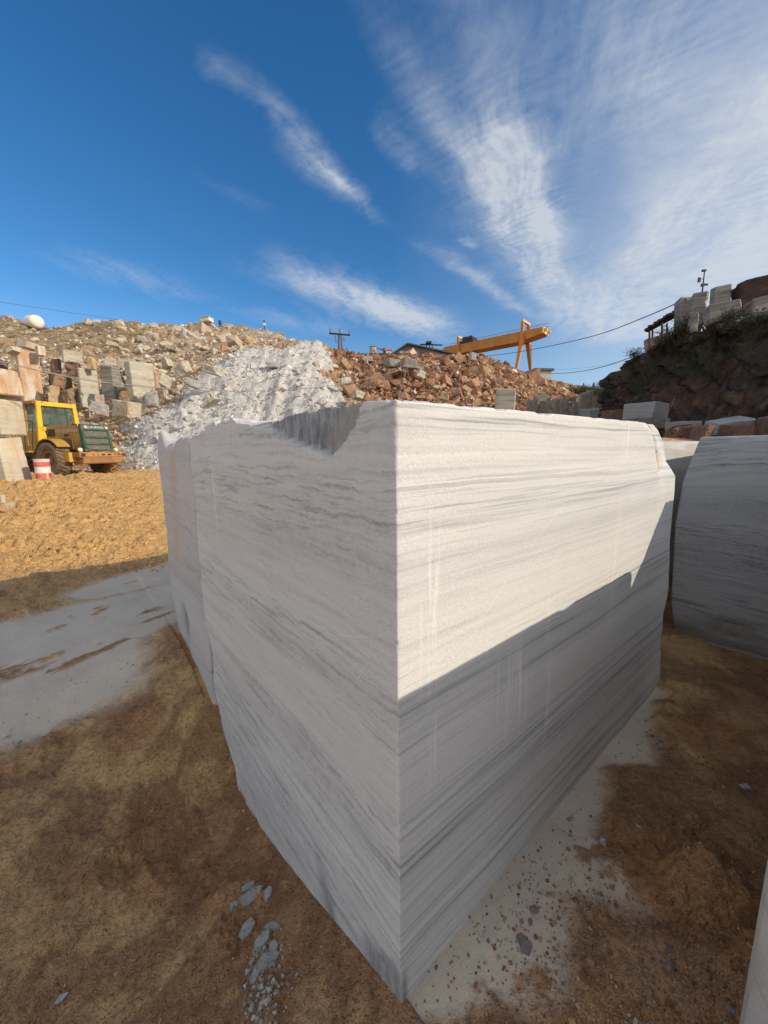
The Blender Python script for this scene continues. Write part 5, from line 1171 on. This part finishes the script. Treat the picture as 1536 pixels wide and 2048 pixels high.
def build_crane(mats):
    Y1, Y2 = 60.0, 69.0; Or, Od = mats['crane'], mats['crane_dark']
    L = at(890, 697, Y2); Rr = at(1094, 664, 58.2); ax = Vector((Rr.x-L.x, Rr.y-L.y, 0)); ln = ax.length; ax.normalize(); ang = math.atan2(ax.y, ax.x)
    zc = (at(1050, 672, Y1).z); o = Vector((L.x, L.y, zc))
    r = empty('gantry_crane', (o.x, o.y, at(1050, 750, Y1).z), ang, 'orange gantry crane standing on the rubble ridge under the clouds', 'gantry crane'); dz = zc-r.location.z
    h = 1.45
    def girder(y0, y1): return MB().prism([(0, dz-.5), (0, dz+h/2), (ln-.6, dz+h/2), (ln-.6, dz-.2), (ln-4, dz-h/2), (.8, dz-h/2)], y0, y1)
    girder(-.45, .15).build('girder', Or, r, bevel=.02); girder(1.15, 1.75).build('girder', Or, r, bevel=.02)
    MB().box(ln-.6, ln-.35, -.5, 1.8, dz-.1, dz+h/2).box(ln-.35, ln+.05, -.2, .1, dz+.15, dz+.55).box(ln-.35, ln+.05, 1.3, 1.6, dz+.15, dz+.55).build('end_beam', mats['crane_pale'], r)
    MB().box(-.3, .0, -.5, 1.8, dz-.2, dz+.4).build('end_beam', Or, r)
    def xat(px, Y=None):                 # where along the girder a photo column falls
        best = min(range(0, 400), key=lambda k: abs(_px(o+ax*(ln*k/400))-px)); return ln*best/400
    def _px(p): return CX+F*p.x/(p.y*math.cos(PITCH))*1.0
    xr = ln*.80; xl = ln*.17
    for x, top, nm in ((xr, 1.55, 'portal'), (xl, 1.15, 'portal')):
        foot = 0
        for s, y0 in ((-1, -1.75), (1, 3.15)):
            y1 = -.55 if s < 0 else 1.85; b = MB(); zt = dz+h/2+top*.8
            v = []
            for (z, yc, wx, wy) in ((-.3, y0-s*(-1)*0+s*1.0, .28, .30), (dz-h/2, y1+s*.05, .62, .50), (dz+h/2, y1, .40, .42), (zt, y1, .36, .40)):
                v.append([(x-wx/2, yc-wy/2, z), (x+wx/2, yc-wy/2, z), (x+wx/2, yc+wy/2, z), (x-wx/2, yc+wy/2, z)])
            vs = [q for g in v for q in g]; f = [(3, 2, 1, 0), (12, 13, 14, 15)]+[(a+4*k, (a+1) % 4+4*k, (a+1) % 4+4*k+4, a+4*k+4) for k in range(3) for a in range(4)]
            b.add(vs, f).build('leg', Or, r, bevel=.02)
        MB().box(x-.18, x+.18, -.76, 2.06, dz+h/2+top*.8, dz+h/2+top*.8+.32).build('top_tie', mats['crane_pale'], r)
        MB().box(x-.2, x+.2, -2.1, 3.5, -.55, -.24).build('sill_beam', mats['crane_pale'] if x == xr else Or, r)
        for yy in (-1.8, 3.2): MB().lathe([(0, -.12), (.3, -.12), (.3, .12), (0, .12)], 'y', 16, (x, yy, -.65)).build('rail_wheel', mats['dark'], r)
    rl = MB()
    for y in (1.75,):
        for k in range(int(ln/1.05)+1): rl.tube((k*1.05, y, dz+h/2), (k*1.05, y, dz+h/2+.95), .04, n=4)
        for z in (.5, .95): rl.tube((0, y, dz+h/2+z), (ln-.3, y, dz+h/2+z), .04, n=4)
    rl.build('railing', mats['rail'], r)
    t = MB().box(xl+.3, xl+2.6, -.6, 1.9, dz+h/2, dz+h/2+.35).box(xl+.5, xl+1.5, -.2, 1.2, dz+h/2+.35, dz+h/2+1.0).tube((xl+2.0, -.3, dz+h/2+.7), (xl+2.0, 1.5, dz+h/2+.7), .34, n=14); tr = t.build('trolley', mats['dark'], r, bevel=.03)
    la = MB()
    for yy in (2.62, 2.98): la.tube((xr+.34, yy+.35, .2), (xr+.34, yy-.55, dz-h/2), .035, n=4)
    for k in range(16): q = k/15; la.tube((xr+.34, 2.97-.9*q, .2+(dz-h/2-.2)*q), (xr+.34, 3.33-.9*q, .2+(dz-h/2-.2)*q), .025, n=4)
    la.build('ladder', mats['rail'], r)
    hk = MB(); hk.tube((xl+2.2, .5, dz), (xl+2.2, .5, dz-2.2), .03, n=4).tube((xl+2.6, .7, dz), (xl+2.6, .7, dz-2.2), .03, n=4); hk.build('hoist_rope', mats['dark'], tr)
    MB().prism([(xl+1.9, dz-1.6), (xl+3.0, dz-1.6), (xl+2.9, dz-2.3), (xl+2.5, dz-2.7), (xl+2.1, dz-2.3)], .35, .85).build('hook_block', Or, tr)
def build_far(mats, m):
    # lattice mast on the skyline
    b = at(681, 712, 88); t = at(681, 667, 88); h = t.z-b.z; r = empty('telecom_mast', b-Vector((0, 0, 2)), rad(20), 'dark lattice antenna mast on the skyline right of the powder heap', 'antenna mast'); h += 2
    lt = MB(); w0, w1 = 1.0, .55
    def c(k, z): w = (w0+(w1-w0)*z/h)/2; return (w*(-1 if k in (0, 3) else 1), w*(-1 if k < 2 else 1), z)
    n = 9
    for k in range(4):
        lt.tube(c(k, 0), c(k, h), .10, .07, 5)
        for i in range(n):
            z0, z1 = h*i/n, h*(i+1)/n; lt.tube(c(k, z0), c((k+1) % 4, z1), .055, n=4); lt.tube(c(k, z1), c((k+1) % 4, z1), .055, n=4)
    lt.build('lattice', mats['mast'], r)
    pl = MB()
    for z, q in ((h*.97, 2.3), (h*.42, 1.6), (h*.30, 1.5)): pl.box(-q, q, -.5, .5, z, z+.10)
    pl.build('platform', mats['dark'], r)
    for x, z, l in ((-2.1, h*.97, 1.0), (0, h*.97, 1.2), (2.1, h*.97, 1.0), (-1.6, h*.36, 1.2), (1.5, h*.42, 1.1), (.9, h*.78, .8), (-.9, h*.70, .8), (-1.0, h*.85, .5)): MB().box(x-.12, x+.12, -.12, .12, z, z+l).build('antenna', mats['mast'], r)
    MB().lathe([(0, -.3), (.45, 0), (.48, 0), (0, -.36)], 'y', 14, (-.8, -.8, h*.36)).build('dish', mats['mast'], r)
    # flat dark roof edge, silo tank, red machine, gabled shed
    a = at(700, 713, 46); bb = at(790, 711, 46); r = empty('flat_roof_building', (a.x, a.y, a.z-4), 0, 'low building with a dark flat roof edge behind the left part of the rust ridge', 'building')
    MB().box(.1, bb.x-a.x+3, 0, 8, 0, 3.95).build('wall', mats['concrete'], r); MB().box(-.15, bb.x-a.x+3.3, -.3, 8.2, 3.95, 4.25).build('roof', mats['dark'], r)
    a = at(746, 711, 47.5); t = at(746, 695, 47.5); H = t.z-a.z; r = empty('silo', a, 0, 'short rusty cream silo tank on the flat roof', 'tank')
    MB().lathe([(.36*1.0, 0), (.38, H*.1), (.37, H*.5), (.38, H*.92), (.36, H)], 'z', 24).build('shell', mats['tank'], r).scale = (1.05, 1.05, 1); MB().lathe([(.37, H), (.42, H+.04), (.36, H+.09), (0, H+.12)], 'z', 24).build('cap', mats['rust'], r).scale = (1.05, 1.05, 1)
    a = at(770, 711, 47); r = empty('loading_crane', a, 0, 'small red and white machine with a slanting arm beside the silo tank', 'machine')
    MB().box(.1, .78, -.3, .3, .0, .45).build('cabin', mats['white_old'], r, bevel=.05); MB().prism([(.05, .45), (.2, .62), (.72, .62), (.85, .42)], -.33, .33).build('hood', mats['red'], r)
    MB().beam((-.95, 0, .85), (-.1, 0, .55), .12).beam((-.1, 0, .55), (.15, 0, .3), .14).build('arm', mats['rust'], r); MB().beam((-.12, 0, -.1), (-.12, 0, .85), .15).lathe([(0, -.14), (.14, -.14), (.14, .14), (0, .14)], 'y', 12, (-.1, 0, .72)).build('post', mats['rust'], r)
    # gabled shed seen at an angle: the gable end and a long sloping roof edge
    pA, pT, pB = at(784, 712, 50), at(815, 690, 50), at(925, 714, 50)
    r = empty('gabled_shed', (pT.x, pT.y, pA.z-3), 0, 'shed with striped metal siding and a dark gable roof behind the rust ridge', 'shed'); o = r.location
    q = MB(); g0 = pA-o; gt = pT-o; e = pB-o; zt = gt.z; base = -1.0
    prof = [(g0.x, base), (g0.x, g0.z), (0, zt), (e.x, e.z), (e.x, base)]
    q.prism([(p[0], p[1]) for p in prof], 0.0, 9.0); q.build('wall', mats['siding'], r)
    rf = MB(); rf.beam((g0.x-.3, 4.4, g0.z+.0), (0, 4.4, zt+.12), 9.6, .16, up=(0, 0, 1)); rf.beam((0, 4.4, zt+.12), (e.x+.2, 4.4, e.z+.06), 9.6, .16); rf.build('roof', mats['roofdark'], r)
    sw = MB()
    for x0, x1 in ((-.95, -.55), (.15, .62), (1.0, 1.4)): sw.box(x0, x1, -.04, .02, base, zt-abs((x0+x1)/2)*.55-.35)
    sw.build('light_panel', mats['panel'], r)
    # bare steel frame
    r0 = at(856, 712, 40); r = empty('steel_frame', r0-Vector((0, 0, 1.5)), 0, 'thin dark steel frame with a flat top left of the crane', 'steel frame'); k = 40/F
    f = MB(); tz = 1.5+22*k
    for x in (-3, 3, 8): f.tube((x*k, 0, 0), (x*k, 0, tz), .05, n=5)
    f.tube((-15*k, 0, tz-.05), (27*k, 0, tz-.14), .07, n=5); f.box(-4*k, 6*k, -.3, .3, tz, tz+.17); f.build('frame', mats['dark'], r)
    # long low building behind the crane
    a = at(1000, 728, 72); b = at(1073, 753, 60); r = empty('long_building', (0, 0, 0), 0, 'long low building with banded pale windows behind the crane leg', 'building')
    d = Vector((b.x-a.x, b.y-a.y, 0)); ln = d.length; an = math.atan2(d.y, d.x); z1 = at(1072, 741, 60).z; z0 = at(1072, 775, 60).z; r.location = (a.x, a.y, z0); r.rotation_euler = (0, 0, an); H = z1-z0
    MB().box(0, ln, .0, 2.4, -3, H).build('wall', mats['concrete'], r); MB().box(-.3, ln+.25, -.4, 2.7, H, H+.32).build('roof', mats['roofdark'], r)
    for zz in (.32, .56, .78):
        for kx in range(9): MB().box(ln*(kx+.08)/9, ln*(kx+.92)/9, -.05, .01, H*zz, H*(zz+.15)).build('window_band', mats['panel'], r)
    # thin ridge-line wall to the right of the crane
    a = at(1060, 758, 57); b = at(1178, 776, 66); r = empty('boundary_kerb', (a.x, a.y, a.z-.6), math.atan2(b.y-a.y, b.x-a.x), 'thin pale kerb running along the crest to the right of the crane', 'kerb'); ln = math.hypot(b.x-a.x, b.y-a.y)
    s = (b.z-a.z)/ln; MB().beam((0, 0, .55), (ln, 0, .55+s*ln), .4, .35).build('coping', mats['panel'], r)
    # white square machine cab standing among the shrubs
    a = at(1177, 812, 34); r = empty('machine_cab', a-Vector((0, 0, .2)), rad(15), 'white square machine cab with an open window standing in the shaded hollow', 'machine'); k = 34/F
    f = MB()
    for x in (-9*k, 6*k): f.box(x-.06, x+.10, -.05, .05, .2, 20*k)
    f.box(-9*k-.06, 6*k+.10, -.05, .05, 18*k, 22*k); f.box(-9*k-.06, 6*k+.10, -.05, .05, 5*k, 8*k); f.box(-9*k-.06, 6*k+.1, .9, 1.0, 5*k, 22*k); f.build('cab_frame', mats['white_old'], r)
    MB().box(-9*k, 6*k, .06, .9, 0, 5*k).box(7*k, 12*k, -.1, .8, 0, 24*k).build('body', mats['dark'], r); MB().tube((10*k, 0, 0), (10*k, 0, 30*k), .05, n=5).build('boom', mats['dark'], r)
    # round boulder-like tank on the skyline, with a bung hole
    a = at(70, 654, 50); k = 50/F; r = empty('water_tank', a, rad(62), 'white rounded tank with a small dark hole lying on the hilltop at the far left', 'tank'); R = 12*k
    prof = [(0, -17*k)]+[(R*math.sin(rad(q))**.75, -17*k+ (R*.75)*(1-math.cos(rad(q)))) for q in range(12, 91, 13)]+[(R*math.cos(rad(q))**.6, 10*k+(R*.55)*math.sin(rad(q))) for q in range(0, 89, 11)]+[(0, 10*k+R*.55)]
    t = MB().lathe(prof, 'y', 36).build('shell', mats['tankwhite'], r, smooth=True); t.location = (0, 0, R*.72); t.rotation_euler = (rad(8), 0, 0)
    hl = MB().lathe([(0, .0), (2.0*k, 0.0), (2.2*k, .05)], 'y', 14).build('bung_hole', mats['dark'], r); hl.location = (1.5*k, -16.6*k, R*.85); hl.rotation_euler = (rad(8), 0, 0)
    # small things on the left crest
    a = at(414, 644, 51); k = 51/F; r = empty('white_box', a, rad(-10), 'white box cabin perched on the larger square crest block', 'cabin'); MB().box(-9*k, 9*k, -.5, .5, 0, 6.5*k).build('body', mats['white_old'], r, bevel=.02); MB().box(-9.6*k, 9.6*k, -.6, .6, 6.5*k, 7.4*k).build('lid', mats['panel'], r)
    a = at(441, 660, 51); r = empty('wooden_post', a, 0, 'short dark post with a crosspiece between the crest blocks', 'post'); MB().tube((0, 0, -.5), (0, 0, 17*k), .11, n=6).build('pole', mats['dark'], r); MB().beam((-3*k, 0, 11*k), (3.5*k, 0, 11*k), .12).beam((-2.5*k, 0, 15*k), (2.5*k, 0, 15*k), .1).build('crosspiece', mats['dark'], r)
    a = at(529, 657, 50); r = empty('antenna_post', a, 0, 'small white-headed antenna standing on the grey crest plinth', 'antenna'); MB().tube((0, 0, -.2), (0, 0, 13*k), .06, n=6).build('pole', mats['dark'], r); MB().box(-1.6*k, 1.6*k, -.1, .1, 5*k, 9.5*k).build('head', mats['white_old'], r); MB().beam((-2.2*k, 0, 13*k), (1.6*k, 0, 13.3*k), .08).build('crosspiece', mats['dark'], r)
def cable(name, label, pts, rr, mat, sub=10, cat='cable'):
    """a sagging line through the given points (smooth through them)"""
    P = [Vector(p) for p in pts]; out = []
    E_ = [P[0]*2-P[1]]+P+[P[-1]*2-P[-2]]
    for i in range(len(P)-1):
        p0, p1, p2, p3 = E_[i:i+4]
        for k in range(sub):
            t = k/sub; out.append(.5*((2*p1)+(p2-p0)*t+(2*p0-5*p1+4*p2-p3)*t*t+(3*p1-p0-3*p2+p3)*t**3))
    out.append(P[-1]); mb = MB()
    for a, b in zip(out[:-1], out[1:]): mb.tube(a, b, rr, n=5)
    return tag(mb.build(name, mat), label, cat)
def build_cables(mats):
    c = cable
    c('cable', 'grey cable slung from the left tower across the quarry face to the ridge pole', [at(-30, 719, 12.0), at(30, 729, 12.4), at(95, 745, 13), at(175, 761, 13.6), at(240, 768, 14.2), at(320, 776, 15), at(410, 781, 16), at(500, 782, 17), at(570, 780, 17.8), at(640, 774, 18.5), at(700, 765, 19), at(760, 751, 19.6), at(812, 737, 20)], .016, mats['rope'])
    c('cable', 'second thin cable dipping from the left tower just below the first one', [at(-30, 723, 12.2), at(60, 738, 12.8), at(140, 752, 13.4), at(200, 763, 13.9), at(260, 770, 14.5), at(340, 779, 15.2), at(420, 783, 16.1)], .008, mats['rope'])
    c('stay_wire', 'faint stay wire running from the ridge pole down behind the corner of the central block', [at(813, 739, 20), at(806, 765, 19.5), at(796, 800, 19)], .010, mats['rope'], cat='wire')
    b = at(834, 806, 19.8); t = at(813, 733, 20.0); r = empty('leaning_pole', b, 0, 'thin dark pole leaning left on the rust ridge and holding the cable', 'pole'); MB().tube((0, 0, -.8), t-b, .035, .028, 8).build('pole', mats['rust'], r)
    c('power_line', 'upper dark power line rising from the crane to the cliff shelter', [at(958, 714, 66), at(1030, 705, 57), at(1110, 690, 48), at(1200, 668, 39), at(1290, 634, 30), at(1372, 598, 23)], .035, mats['dark'], cat='power line')
    c('power_line', 'lower dark power line from the long building to the cliff brow', [at(1070, 745, 60), at(1110, 747, 53), at(1160, 743, 45), at(1215, 731, 37), at(1266, 713, 30)], .030, mats['dark'], cat='power line')
    c('power_line', 'faint thin power line between the two darker ones, low in the sky', [at(1072, 741, 62), at(1140, 738, 52), at(1220, 728, 41), at(1300, 700, 32)], .010, mats['dark'], cat='power line')
    c('power_line', 'faint power line slanting down the sky above the far left hill', [at(-40, 598, 60), at(60, 613, 64), at(140, 625, 68), at(215, 636, 72), at(300, 652, 76)], .022, mats['dark'], cat='power line')
    c('guy_rope', 'short dark rope slanting from the crane hook to the ridge', [at(950, 700, 62), at(962, 706, 58), at(980, 718, 50)], .04, mats['dark'], cat='rope')

def build_mats():
    m = {}
    m['yellow'] = paint('cab_yellow', (.78,.49,.03), .5, .42, (.35,.24,.10), 2.5); m['yellow_dirty'] = paint('loader_yellow', (.42,.25,.045), .6, .6, (.24,.15,.08), 2.2, chip=(.22,.11,.06))
    m['yellow_old'] = paint('toolbox_yellow', (.62,.38,.06), .6, .45, (.30,.18,.08), 4); m['rustyyellow'] = paint('rusty_yellow', (.38,.21,.08), .8, .65, (.22,.10,.05), 3, chip=(.32,.16,.08)); m['orange'] = paint('bumper_orange', (.50,.25,.10), .75, .65, (.3,.14,.06), 5)
    m['green'] = paint('grille_green', (.025,.075,.06), .6, .55, (.20,.19,.15), 4); m['screen'] = paint('radiator_screen', (.115,.11,.09), .8, .6, (.24,.21,.16), 6); m['vent'] = paint('vent_brown', (.20,.13,.06), .7, .5); m['decal'] = paint('decal', (.44,.33,.20), .6, .5)
    m['tyre'] = paint('tyre_dusty', (.13,.095,.07), .9, .8, (.30,.20,.12), 3); m['rim'] = paint('rim_brown', (.30,.17,.08), .7, .7, (.20,.12,.07), 4); m['chain'] = paint('chain_rust', (.42,.26,.14), .7, .5, (.5,.35,.2), 8)
    m['lamp'] = paint('lamp_lens', (.75,.66,.52), .2, .3); m['seat'] = paint('seat', (.30,.31,.30), .7, .2); m['black'] = paint('black_paint', (.05,.04,.035), .6, .2); m['dark'] = paint('dark_metal', (.035,.033,.032), .6, .4, (.10,.08,.06))
    m['white'] = paint('white_paint', (.70,.70,.66), .5, .3); m['white_old'] = paint('old_white', (.70,.67,.60), .6, .5, (.40,.30,.22), 5); m['red'] = paint('barrel_red', (.58,.045,.03), .5, .45, (.55,.42,.34), 6)
    n = NT('cab_glass'); n.b.inputs['Base Color'].default_value = (.55,.66,.60,1); n.b.inputs['Roughness'].default_value = .06; n.b.inputs['Transmission Weight'].default_value = .92; n.b.inputs['IOR'].default_value = 1.1; m['glass'] = n.m
    m['crane'] = paint('crane_orange', (.56,.22,.04), .6, .6, (.30,.13,.05), .9, chip=(.40,.22,.10)); m['crane_pale'] = paint('crane_faded', (.70,.46,.20), .6, .4, (.4,.25,.12), 2); m['crane_dark'] = m['crane']; m['rail'] = paint('rail_grey', (.30,.28,.27), .6, .2)
    m['mast'] = paint('mast_steel', (.13,.125,.13), .6, .4, (.20,.13,.10), 3); m['concrete'] = paint('concrete', (.42,.40,.36), .9, .5, (.22,.19,.16), 1.5); m['tank'] = paint('tank_cream', (.50,.40,.27), .7, .7, (.28,.15,.08), 4)
    m['rust'] = paint('rust', (.25,.10,.06), .85, .6, (.14,.07,.05), 5); m['panel'] = paint('pale_panel', (.52,.49,.43), .8, .4, (.3,.27,.22), 3); m['roofdark'] = paint('roof_dark', (.07,.07,.075), .7, .4)
    m['tankwhite'] = paint('tank_white', (.74,.72,.64), .6, .35, (.45,.40,.32), 3)
    n = NT('siding'); co = n.coord(); w = n.node('ShaderNodeTexWave'); w.wave_type = 'BANDS'; w.bands_direction = 'X'; n.l(co, w.inputs[0]); w.inputs['Scale'].default_value = 6
    m['siding'] = n.fin(n.mix(n.ramp(w.outputs['Fac'], [(.3, .6), (.7, 0)]), (.26,.235,.22), (.12,.11,.11)), .7, n.bump(w.outputs['Fac'], .5, .05))
    m['wood'] = paint('wood_grey', (.15,.10,.07), .9, .5, (.08,.06,.05), 6); m['thatch'] = paint('thatch', (.10,.075,.055), .95, .6, (.05,.04,.035), 8); m['rope'] = paint('rope', (.30,.28,.26), .8, .4, (.15,.12,.10), 6)
    m['bark'] = paint('bark', (.085,.06,.045), .95, .4, (.05,.04,.03), 6)
    for k, c1, c2 in (('darkleaf', (.030,.042,.022), (.055,.055,.035)), ('dryleaf', (.20,.155,.085), (.11,.095,.05)), ('needle', (.022,.036,.026), (.045,.055,.04)), ('straw', (.20,.15,.09), (.30,.23,.13))):
        n = NT(k); m[k] = n.fin(n.mix(n.ramp(n.noise(n.coord(), 3, 3, .6), [(.4, 0), (.6, 1)]), c1, c2), .9, spec=.1)
    r = {}
    r['stuff'] = colmat('loose_stone', 5, .7, .04, .45)
    r['rust'] = rockmat('rust_stone', (.36,.19,.11), (.46,.30,.18), (.20,.10,.06)); r['orange'] = rockmat('orange_stone', (.48,.30,.17), (.52,.38,.25), (.34,.2,.12)); r['cream'] = rockmat('cream_stone', (.56,.50,.40), (.48,.38,.27), (.38,.25,.15), bands=.3)
    r['powder'] = rockmat('chalk_stone', (.58,.57,.56), (.46,.46,.48), (.50,.43,.34), bands=.3); r['scrub'] = rockmat('scrub_stone', (.56,.50,.40), (.46,.36,.25), (.38,.26,.16))
    r['dark'] = rockmat('dark_slab', (.16,.14,.12), (.22,.20,.18), (.10,.08,.06)); r['brown'] = rockmat('brown_rock', (.23,.125,.085), (.15,.10,.075), (.27,.21,.16), scale=1.2, bumps=.9); r['darkred'] = rockmat('dark_red_rock', (.085,.042,.034), (.065,.045,.038), (.11,.08,.065), scale=1.0, bumps=.9)
    r['band'] = rockmat('banded_stone', (.58,.54,.44), (.50,.45,.35), (.36,.29,.20), scale=.9, bands=.5); r['greyband'] = rockmat('grey_banded_stone', (.46,.45,.43), (.36,.35,.34), (.30,.25,.2), scale=.9, bands=.5); r['yellow'] = rockmat('yellow_stone', (.60,.45,.24), (.52,.42,.28), (.40,.22,.10), scale=.9)
    r['cavern'] = rockmat('cavern_rock', (.33,.20,.12), (.22,.15,.10), (.42,.30,.19), scale=1.1, bumps=1.0)
    r['slabw'] = rockmat('slab_weathered', (.36,.32,.27), (.26,.24,.22), (.40,.33,.24), scale=1.1, bands=.4)
    r['slab'] = rockmat('slab_grey', (.30,.28,.26), (.22,.21,.20), (.36,.31,.25), scale=1.4, bands=.5); r['slate'] = rockmat('slate', (.34,.33,.30), (.42,.40,.36), (.22,.21,.20), scale=9, bumps=.5)
    return m, r

# ---------------------------------------------------------------- assemble
mats, rocks = build_mats(); mar = frame_mats()
build_world(); build_ground(); build_hill(); build_rubble(rocks); build_cliff()
build_blocks(mar, rocks); build_slates(rocks['slate']); build_pebbles(rocks)
build_clifftop(mar, rocks, mats); build_plants(mats)
build_loader(mats); build_barrel(mats); build_crane(mats); build_far(mats, mar); build_cables(mats)

cam = bpy.data.cameras.new('camera'); co = bpy.data.objects.new('camera', cam); COL.objects.link(co); scene.camera = co
cam.sensor_fit = 'VERTICAL'; cam.sensor_height = 36; cam.lens = 36*F/2048; cam.clip_start = .02; cam.clip_end = 3000
co.matrix_world = Matrix.Translation((0, 0, EYE)) @ Matrix.Rotation(math.pi/2-PITCH, 4, 'X') @ Matrix.Rotation(CAMROLL if 'CAMROLL' in globals() else -ROLL, 4, 'Z')
scene.view_settings.view_transform = 'Standard'; scene.view_settings.look = 'None'; scene.view_settings.gamma = 1.0; scene.view_settings.exposure = 0.0
scene.cycles.max_bounces = 6; scene.cycles.diffuse_bounces = 4; scene.cycles.use_denoising = True
